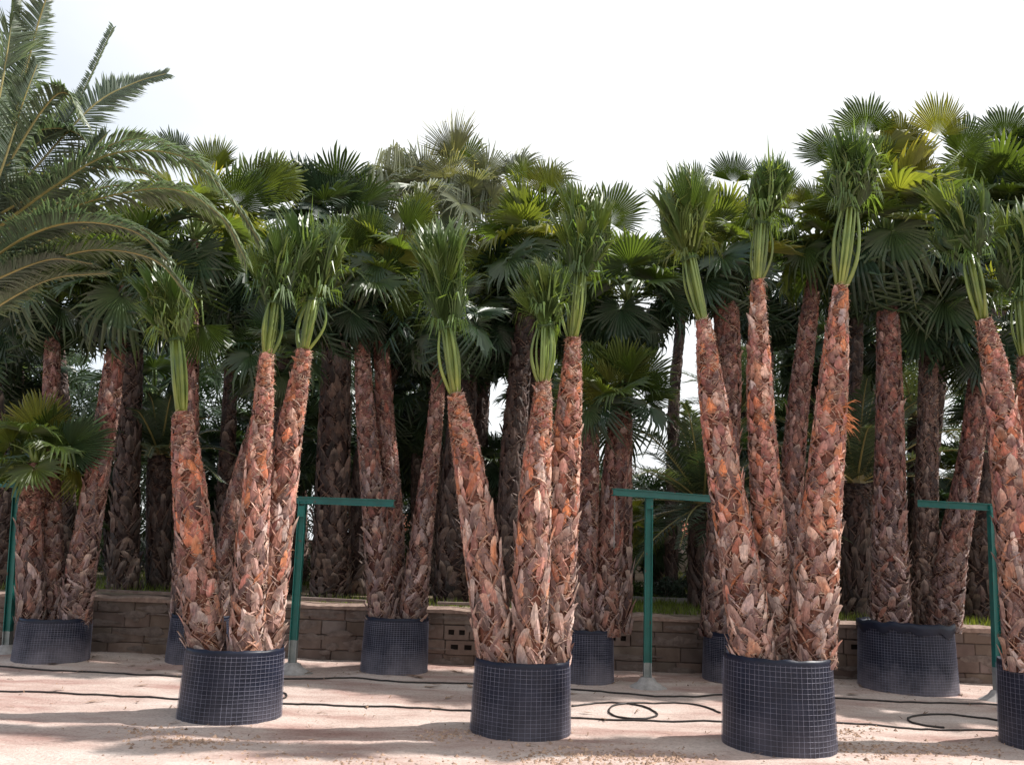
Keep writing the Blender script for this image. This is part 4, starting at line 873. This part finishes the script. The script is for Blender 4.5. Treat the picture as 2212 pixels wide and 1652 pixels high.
# ---------------------------------------------------------------- green T posts
def t_post(label, base_px, base_py, top_px, top_py, bx0, bx1, by0, by1, dy0, dy1, seed):
    g = G(base_px, base_py); Y = g.y
    root = empty('steel_post', (g.x, Y, 0), label, 'post', 'green steel T posts')
    top = P(top_px, top_py, Y)-root.location; s = .048
    low = .30+.10*(seed % 2)
    def seg(a, b, mat, nm, k=1.0):
        m = MB(); A = top*(a/top.z); B = top*(b/top.z)
        # an H shaped section: web and two flanges
        for (x0, x1, y0, y1) in ((-s, -s+.010, -s, s), (s-.010, s, -s, s), (-s+.010, s-.010, -.006, .006)):
            vs = [Vector((x, y_, 0))+q for q in (A, B) for y_ in (y0, y1) for x in (x0, x1)]
            m.add(vs, [(0, 2, 3, 1), (4, 5, 7, 6), (0, 1, 5, 4), (2, 6, 7, 3), (0, 4, 6, 2), (1, 3, 7, 5)])
        m.build(nm, mat, root)
    seg(.02, low, M_GALV, 'bare_steel_foot'); seg(low, top.z, M_GREEN, 'upright')
    A = P(bx0, by0, Y+dy0)-root.location; B = P(bx1, by1, Y+dy1)-root.location
    m = MB(); d = (B-A).normalized(); n_ = d.cross(Vector((0, 0, 1))).normalized(); u = n_.cross(d)
    for (p0, p1, q0, q1) in ((-.045, .045, .035, .045), (-.045, .045, -.045, -.035), (-.006, .006, -.035, .035), ):
        vs = [Q+n_*a+u*b for Q in (A, B) for b in (q0, q1) for a in (p0, p1)]
        m.add(vs, [(0, 2, 3, 1), (4, 5, 7, 6), (0, 1, 5, 4), (2, 6, 7, 3), (0, 4, 6, 2), (1, 3, 7, 5)])
    m.build('crossbar', M_GREEN, root)
    bt = MB()
    for zz in (-.10, -.17):
        for xx in (-.028, .028):
            c_ = top+Vector((xx, -s-.001, zz)); bt.tube([c_, c_+Vector((0, -.012, 0))], .011, 6)
    gp = top+Vector((0, -s-.0015, -.13)); bt.box(-.045, .045, -.004, 0, -.07, .07, M=Matrix.Translation(gp)); bt.build('gusset_plate', M_GREEN, root)
    f = MB(); ft = [(.26, 0), (.20, .03), (.13, .07), (.09, .12), (.07, .13)]
    rr = random.Random(seed)
    vs = [Vector((math.cos(2*math.pi*k/20)*r*(1+.12*noise.noise(Vector((k*.6, seed, r)))), math.sin(2*math.pi*k/20)*r*.8, z-.005)) for r, z in ft for k in range(20)]
    f.add(vs, [(j*20+k, j*20+(k+1) % 20, (j+1)*20+(k+1) % 20, (j+1)*20+k) for j in range(4) for k in range(20)]+[tuple(80+k for k in range(20))])
    f.build('concrete_footing', M_CONC, root, smooth=True)
    return root
t_post('leaning green T post between the left front palms and the massive dark trunk', 630, 1452, 654, 1083, 632, 850, 1079, 1087, .05, -.5, 1)
post = t_post('green T post standing clear at the right of the middle front palms', 1398, 1484, 1402, 1066, 1325, 1546, 1062, 1078, -.35, .45, 2)
t_post('green T post at the right beside the edge palms', 2158, 1512, 2143, 1092, 1982, 2150, 1087, 1096, .3, 0, 3)
t_post('green T post half hidden at the left edge of the photo', 14, 1412, 40, 1044, -110, 36, 1040, 1046, .1, -.2, 4)
ch = MB(); A = P(1328, 1072, post.location.y-.33)-post.location
for k in range(22):
    c = A-Vector((0, 0, .03*k)); q = [c+(Vector((.008*math.cos(a), 0, .018*math.sin(a))) if k % 2 else Vector((0, .008*math.cos(a), .018*math.sin(a)))) for a in [2*math.pi*j/8 for j in range(9)]]
    ch.tube(q, .0025, 4, caps=False)
o = ch.build('chain', M_GALV, None, loc=post.location); tag(o, 'thin chain hanging from the left end of the middle green crossbar', 'chain')

# ---------------------------------------------------------------- hoses
def hose(label, pts, r=.011, closed=False, g='black irrigation hoses on the ground'):
    r *= .78
    w = [G(x, y) for x, y in pts]; sp = spline(w, max(30, len(w)*14)); o0 = Vector((sp[0].x, sp[0].y, 0)); m = MB()
    m.tube([Vector((p.x, p.y, gz(p.x, p.y)+r*1.0+dz))-o0 for p, dz in ((p, 0) for p in sp)], r, 7)
    tag(m.build('hose', M_HOSE, None, True, loc=o0), label, 'hose', g)
hose('straight black hose running along in front of the rear containers', [(-60, 1437), (200, 1452), (400, 1462), (620, 1467), (760, 1464), (870, 1474), (1010, 1477), (1230, 1489), (1450, 1505), (1640, 1500), (1900, 1514), (2230, 1526)], .014)
hose('black hose crossing the ground between the front containers and the camera side of the row', [(-60, 1493), (180, 1500), (400, 1512), (620, 1522), (850, 1530), (1010, 1536), (1240, 1549), (1420, 1558), (1600, 1562), (1820, 1566), (2000, 1574), (2230, 1583)], .013)
hose('loose black hose coil lying right of the middle front container', [(1235, 1523), (1320, 1518), (1400, 1522), (1470, 1528), (1520, 1542), (1495, 1552), (1445, 1553), (1380, 1545), (1340, 1530), (1360, 1523), (1440, 1519), (1520, 1525), (1556, 1540)] if False else
     [(1235, 1525), (1290, 1519), (1350, 1521), (1400, 1532), (1420, 1545), (1390, 1552), (1345, 1549), (1316, 1538), (1330, 1524), (1400, 1520), (1480, 1521), (1530, 1530), (1556, 1542)], .013)
hose('black hose loop lying between the right front container and the right edge', [(2040, 1572), (1975, 1562), (1962, 1552), (1990, 1544), (2060, 1543), (2130, 1550), (2180, 1562), (2230, 1572)], .014)
hose('short bent hose end poking out beside the left front container', [(598, 1494), (616, 1498), (618, 1506), (602, 1512)], .012)

# ---------------------------------------------------------------- litter, clods, grass, shrubs, far things
rc = random.Random(11); m = MB()
def clod(m, p, s, c):
    vs = [Vector((0, 0, 1)), Vector((1, 0, 0)), Vector((.2, 1, 0)), Vector((-.9, .5, 0)), Vector((-.6, -.8, 0)), Vector((.5, -.8, 0)), Vector((0, 0, -.5))]
    vs = [p+Vector((v.x*rc.uniform(.6, 1.2), v.y*rc.uniform(.6, 1.2), v.z*rc.uniform(.4, .9)))*s for v in vs]
    m.add(vs, [(0, i, i % 5+1) for i in range(1, 6)]+[(6, i % 5+1, i) for i in range(1, 6)], 0, c)
for (px, py, sx_, sy_, nn) in ((440, 1602, 110, 12, 260), (960, 1590, 70, 10, 140), (1250, 1632, 170, 14, 520), (1440, 1640, 90, 10, 200), (1830, 1585, 60, 20, 170), (1900, 1625, 130, 14, 260), (700, 1640, 300, 12, 160), (330, 1580, 80, 10, 80), (2090, 1620, 90, 16, 120)):
    for _ in range(nn):
        p = G(rc.gauss(px, sx_*.6), min(1700, rc.gauss(py, sy_*.7))); v = rc.uniform(.6, 1.15)
        clod(m, Vector((p.x, p.y, gz(p.x, p.y))), rc.uniform(.005, .02)*rc.choice((1, 1, 1.5)), (v, v*.95, v*.9))
for _ in range(2200):
    x = rc.uniform(-6, 6); yy = rc.uniform(5, 12.4)
    if noise.noise(Vector((x*.9, yy*1.4, 3))) < rc.uniform(-.1, .45): continue; v = rc.uniform(.5, 1.1); clod(m, Vector((x, yy, gz(x, yy))), rc.uniform(.004, .013), (v, v*.92, v*.86))
tag(m.build('soil_clods', M_CLOD), 'crumbs and clods of dry earth scattered over the ground', 'soil', kind='stuff')
m = MB()
for i in range(900):
    if i < 350: x = rc.uniform(-6, 6); yy = rc.uniform(5.5, 12.3)
    elif i < 650:
        c, r, t = rc.choice(list(PG.values())); a = rc.uniform(0, 6.28); q = r+abs(rc.gauss(.05, .22)); x, yy = c.x+q*math.cos(a), c.y+q*math.sin(a)
    else: x = rc.uniform(-7, 7); yy = rc.uniform(11.6, 12.6)
    a = rc.uniform(0, 6.28); d = Vector((math.cos(a), math.sin(a), rc.uniform(-.1, .3))); e = Vector((-d.y, d.x, 0))*rc.uniform(.002, .008); l = rc.uniform(.03, .13); p = Vector((x, yy, gz(x, yy)+.006)); v = rc.uniform(.5, 1.3)
    m.add([p-e, p+e, p+d*l*.5+e+Vector((0, 0, .01)), p+d*l*.5-e+Vector((0, 0, .01)), p+d*l], [(0, 1, 2, 3), (3, 2, 4)], 0, (v, v*.95, v*.9))
for i in range(60):
    x = rc.uniform(-6, 6); yy = rc.choice((rc.uniform(11.3, 12.4), rc.uniform(8.8, 12.4))); a0 = rc.uniform(0, 6.28); p = Vector((x, yy, gz(x, yy)+.012)); v = rc.uniform(.5, 1.2)
    for k in range(rc.randint(3, 7)):
        a = a0+k*.13; d = Vector((math.cos(a), math.sin(a), rc.uniform(0, .12))); e = Vector((-d.y, d.x, 0))*.009; l = rc.uniform(.1, .26); m.add([p, p+d*l*.5+e, p+d*l, p+d*l*.5-e], [(0, 1, 2, 3)], 0, (v, v*.95, v*.9))
tag(m.build('dry_litter', M_LITTER), 'dry palm leaf shreds and fibres littering the ground', 'litter', kind='stuff')
m = MB()
for _ in range(60000):
    yy = rc.uniform(13.2, 24); x = rc.uniform(-.66, .66)*yy
    dens = noise.noise(Vector((x*.35, yy*.5, 7)))+(.4 if x > 1 else .0)
    if dens < rc.uniform(-.1, .3): continue
    h = rc.uniform(.05, .17); a = rc.uniform(0, 6.28); e = Vector((math.cos(a), math.sin(a), 0))*rc.uniform(.005, .012); p = Vector((x, yy, TERR_Z-.04)); v = rc.uniform(.6, 1.7)
    m.add([p-e, p+e, p+Vector((rc.uniform(-.06, .06), rc.uniform(-.06, .06), h))], [(0, 1, 2)], 0, (v*1.05, v, v*.7))
tag(m.build('grass', M_GRASS), 'rough green grass and weeds growing on the terrace', 'grass', kind='stuff')
def thicket_top(px):
    t = 705+60*noise.noise(Vector((px*.012, 1, 0)))
    for c_, w_, y_ in ((1070, 50, 985), (1300, 34, 1010), (1400, 95, 1030), (2025, 45, 1075), (215, 60, 800), (530, 24, 1000), (1500, 50, 900)):
        k_ = max(0, 1-abs(px-c_)/w_); t = max(t, lerp(t, y_, min(1, k_*2.2)))
    return t
m = MB()
for _ in range(9500):
    px = rc.uniform(-150, 2360); Y = rc.uniform(20.5, 25); zt = P(px, thicket_top(px), Y).z; z = lerp(TERR_Z, zt, rc.random()); b = at_z(px, z, Y)
    n_ = rc.choice((5, 7, 9)); ax_ = Vector((rc.gauss(0, 1), rc.gauss(-.4, .7), rc.gauss(.3, .8))).normalized(); s1 = ax_.orthogonal().normalized(); s2 = ax_.cross(s1); v0 = rc.uniform(.5, 1.5)*(1.6 if rc.random() < .12 else 1); q0 = rc.uniform(0, 6)
    if 1325 < px < 1500 and z < P(px, 1120, Y).z: continue
    for k in range(n_):
        a = q0+k*.42; d = s1*math.cos(a)+s2*math.sin(a); e = (s2*math.cos(a)-s1*math.sin(a))*.028; l = rc.uniform(.3, .62)
        m.add([b, b+d*l*.55+e, b+d*l-Vector((0, 0, l*.2)), b+d*l*.55-e], [(0, 1, 2, 3)], 0, (v0, v0, v0*.9))
tag(m.build('palm_thicket', M_DARK), 'dark far-off mass of palm foliage closing the view behind the trunks', 'foliage', kind='stuff')
def shrub(label, px, Y, w, h, seed, mat=M_MID):
    rr = random.Random(seed); b = at_z(px, TERR_Z-.05, Y); root = empty('shrub', b, label, 'shrub', 'low shrubs on the terrace')
    s = MB(); f = MB()
    for k in range(7):
        a = k*.9; tip = Vector((math.cos(a)*w*.3, math.sin(a)*w*.3, h*rr.uniform(.5, .8))); s.tube([Vector((0, 0, 0)), tip*.5+Vector((0, 0, .03)), tip], [.012, .008, .003], 4, 0)
    for _ in range(900):
        d = Vector((rr.gauss(0, 1), rr.gauss(0, 1), rr.gauss(0, 1))).normalized(); q = rr.uniform(.3, 1)**.5*(1+.3*noise.noise(d*2+Vector((seed, 0, 0))))
        p = Vector((d.x*w*.5*q, d.y*w*.5*q, h*.5+d.z*h*.5*q)); u = Vector((rr.gauss(0, 1), rr.gauss(0, 1), rr.uniform(0, 1.5))).normalized()*rr.uniform(.05, .11); e = u.orthogonal().normalized()*rr.uniform(.008, .02); v = rr.uniform(.5, 1.4)
        f.add([p, p+u*.5+e, p+u, p+u*.5-e], [(0, 1, 2, 3)], 0, (v, v, v))
    s.build('stem', M_TWIG, root); f.build('foliage', mat, root)
shrub('round dark green shrub just right of the middle green post', 1442, 17, .6, .45, 1, M_DARK)
shrub('wide low shrub left of the middle green post', 1370, 17.5, .6, .35, 2)
shrub('low bright shrub behind the left green post', 612, 17, .4, .4, 3)
shrub('dark shrub beside the date palm right of the middle green post', 1480, 17.2, .5, .45, 4, M_DARK)
shrub('small bright shrub seen between the middle rear stems', 872, 18, .4, .7, 5)
shrub('yellowish shrub near the far roof', 1455, 24, 1.0, .5, 6)
# far yard wall, tiled store and bare tree
m = MB(); fw_ = empty('garden_wall', (0, 26, TERR_Z-.1), 'long grey block wall far behind the palms', 'wall')
for row in range(5):
    x = -24+(.2 if row % 2 else 0)
    while x < 24:
        v = rc.uniform(.8, 1.1); m.box(x, x+.585, 0, .2, row*.2, row*.2+.188, 0, (v, v, v)); x += .6
m.build('blocks', M_CONC, fw_); m = MB(); m.box(-24, 24, .02, .18, 0, 1.0); m.build('mortar_core', M_MORTAR, fw_)
def shed(label, px, Y, w, seed):
    b = at_z(px, TERR_Z-.1, Y); root = empty('farm_shed', b, label, 'building'); m = MB(); m.box(-w/2, w/2, 0, 2.5, 0, 1.5); m.build('wall', M_PLASTER, root)
    m = MB(); k = 0; x = -w/2-.15
    while x < w/2+.15:
        pts = [Vector((x, -.2, 1.5)), Vector((x, 1.25, 2.0)), Vector((x, 2.7, 1.5))]; m.tube(pts, .085, 6, 0, (rc.uniform(.8, 1.2),)*3); x += .15
    m.build('roof', M_ROOF, root)
    for sx_ in (-w*.3, w*.2):
        m = MB(); m.box(sx_-.25, sx_+.25, -.03, -.003, .5, 1.1); wo = m.build('window', M_TWIG, root); q = MB(); q.box(sx_-.3, sx_+.3, -.06, -.003, .44, .497); q.build('sill', M_CONC, wo)
shed('low far shed with terracotta tile roof right of the middle green post', 1475, 28, 3.2, 1)
shed('low far pinkish shed glimpsed between the middle rear stems', 885, 30, 2.2, 2)
def bare_tree(label, px, Y, h, seed):
    rr = random.Random(seed); b = at_z(px, TERR_Z-.1, Y); root = empty('bare_tree', b, label, 'tree'); t = MB(); c = MB()
    t.tube([Vector((0, 0, 0)), Vector((.05, 0, h*.25)), Vector((0, .05, h*.45))], [.14, .11, .08], 7, 0)
    def br(m, p, d, l, r, n):
        q = p+d*l; m.tube([p, (p+q)*.5+Vector((rr.uniform(-.05, .05), 0, .03)), q], [r, r*.8, r*.6], 4, 0, caps=False)
        if n:
            for _ in range(3 if n > 1 else 4): br(m, q, (d+Vector((rr.gauss(0, .5), rr.gauss(0, .5), rr.gauss(.1, .35)))).normalized(), l*.72, r*.55, n-1)
    for k in range(5): br(c, Vector((0, .05, h*.44)), Vector((math.cos(k*1.3)*.7, math.sin(k*1.3)*.7, .8)).normalized(), h*.18, .05, 4)
    t.build('trunk', M_TWIG, root); c.build('crown', M_TWIG, root)
bare_tree('leafless tree in the bright gap above the middle green crossbar', 1420, 30, 4.6, 3)
bare_tree('leafless tree behind the gap right of the stout skyline palm', 2035, 30, 5.0, 4)
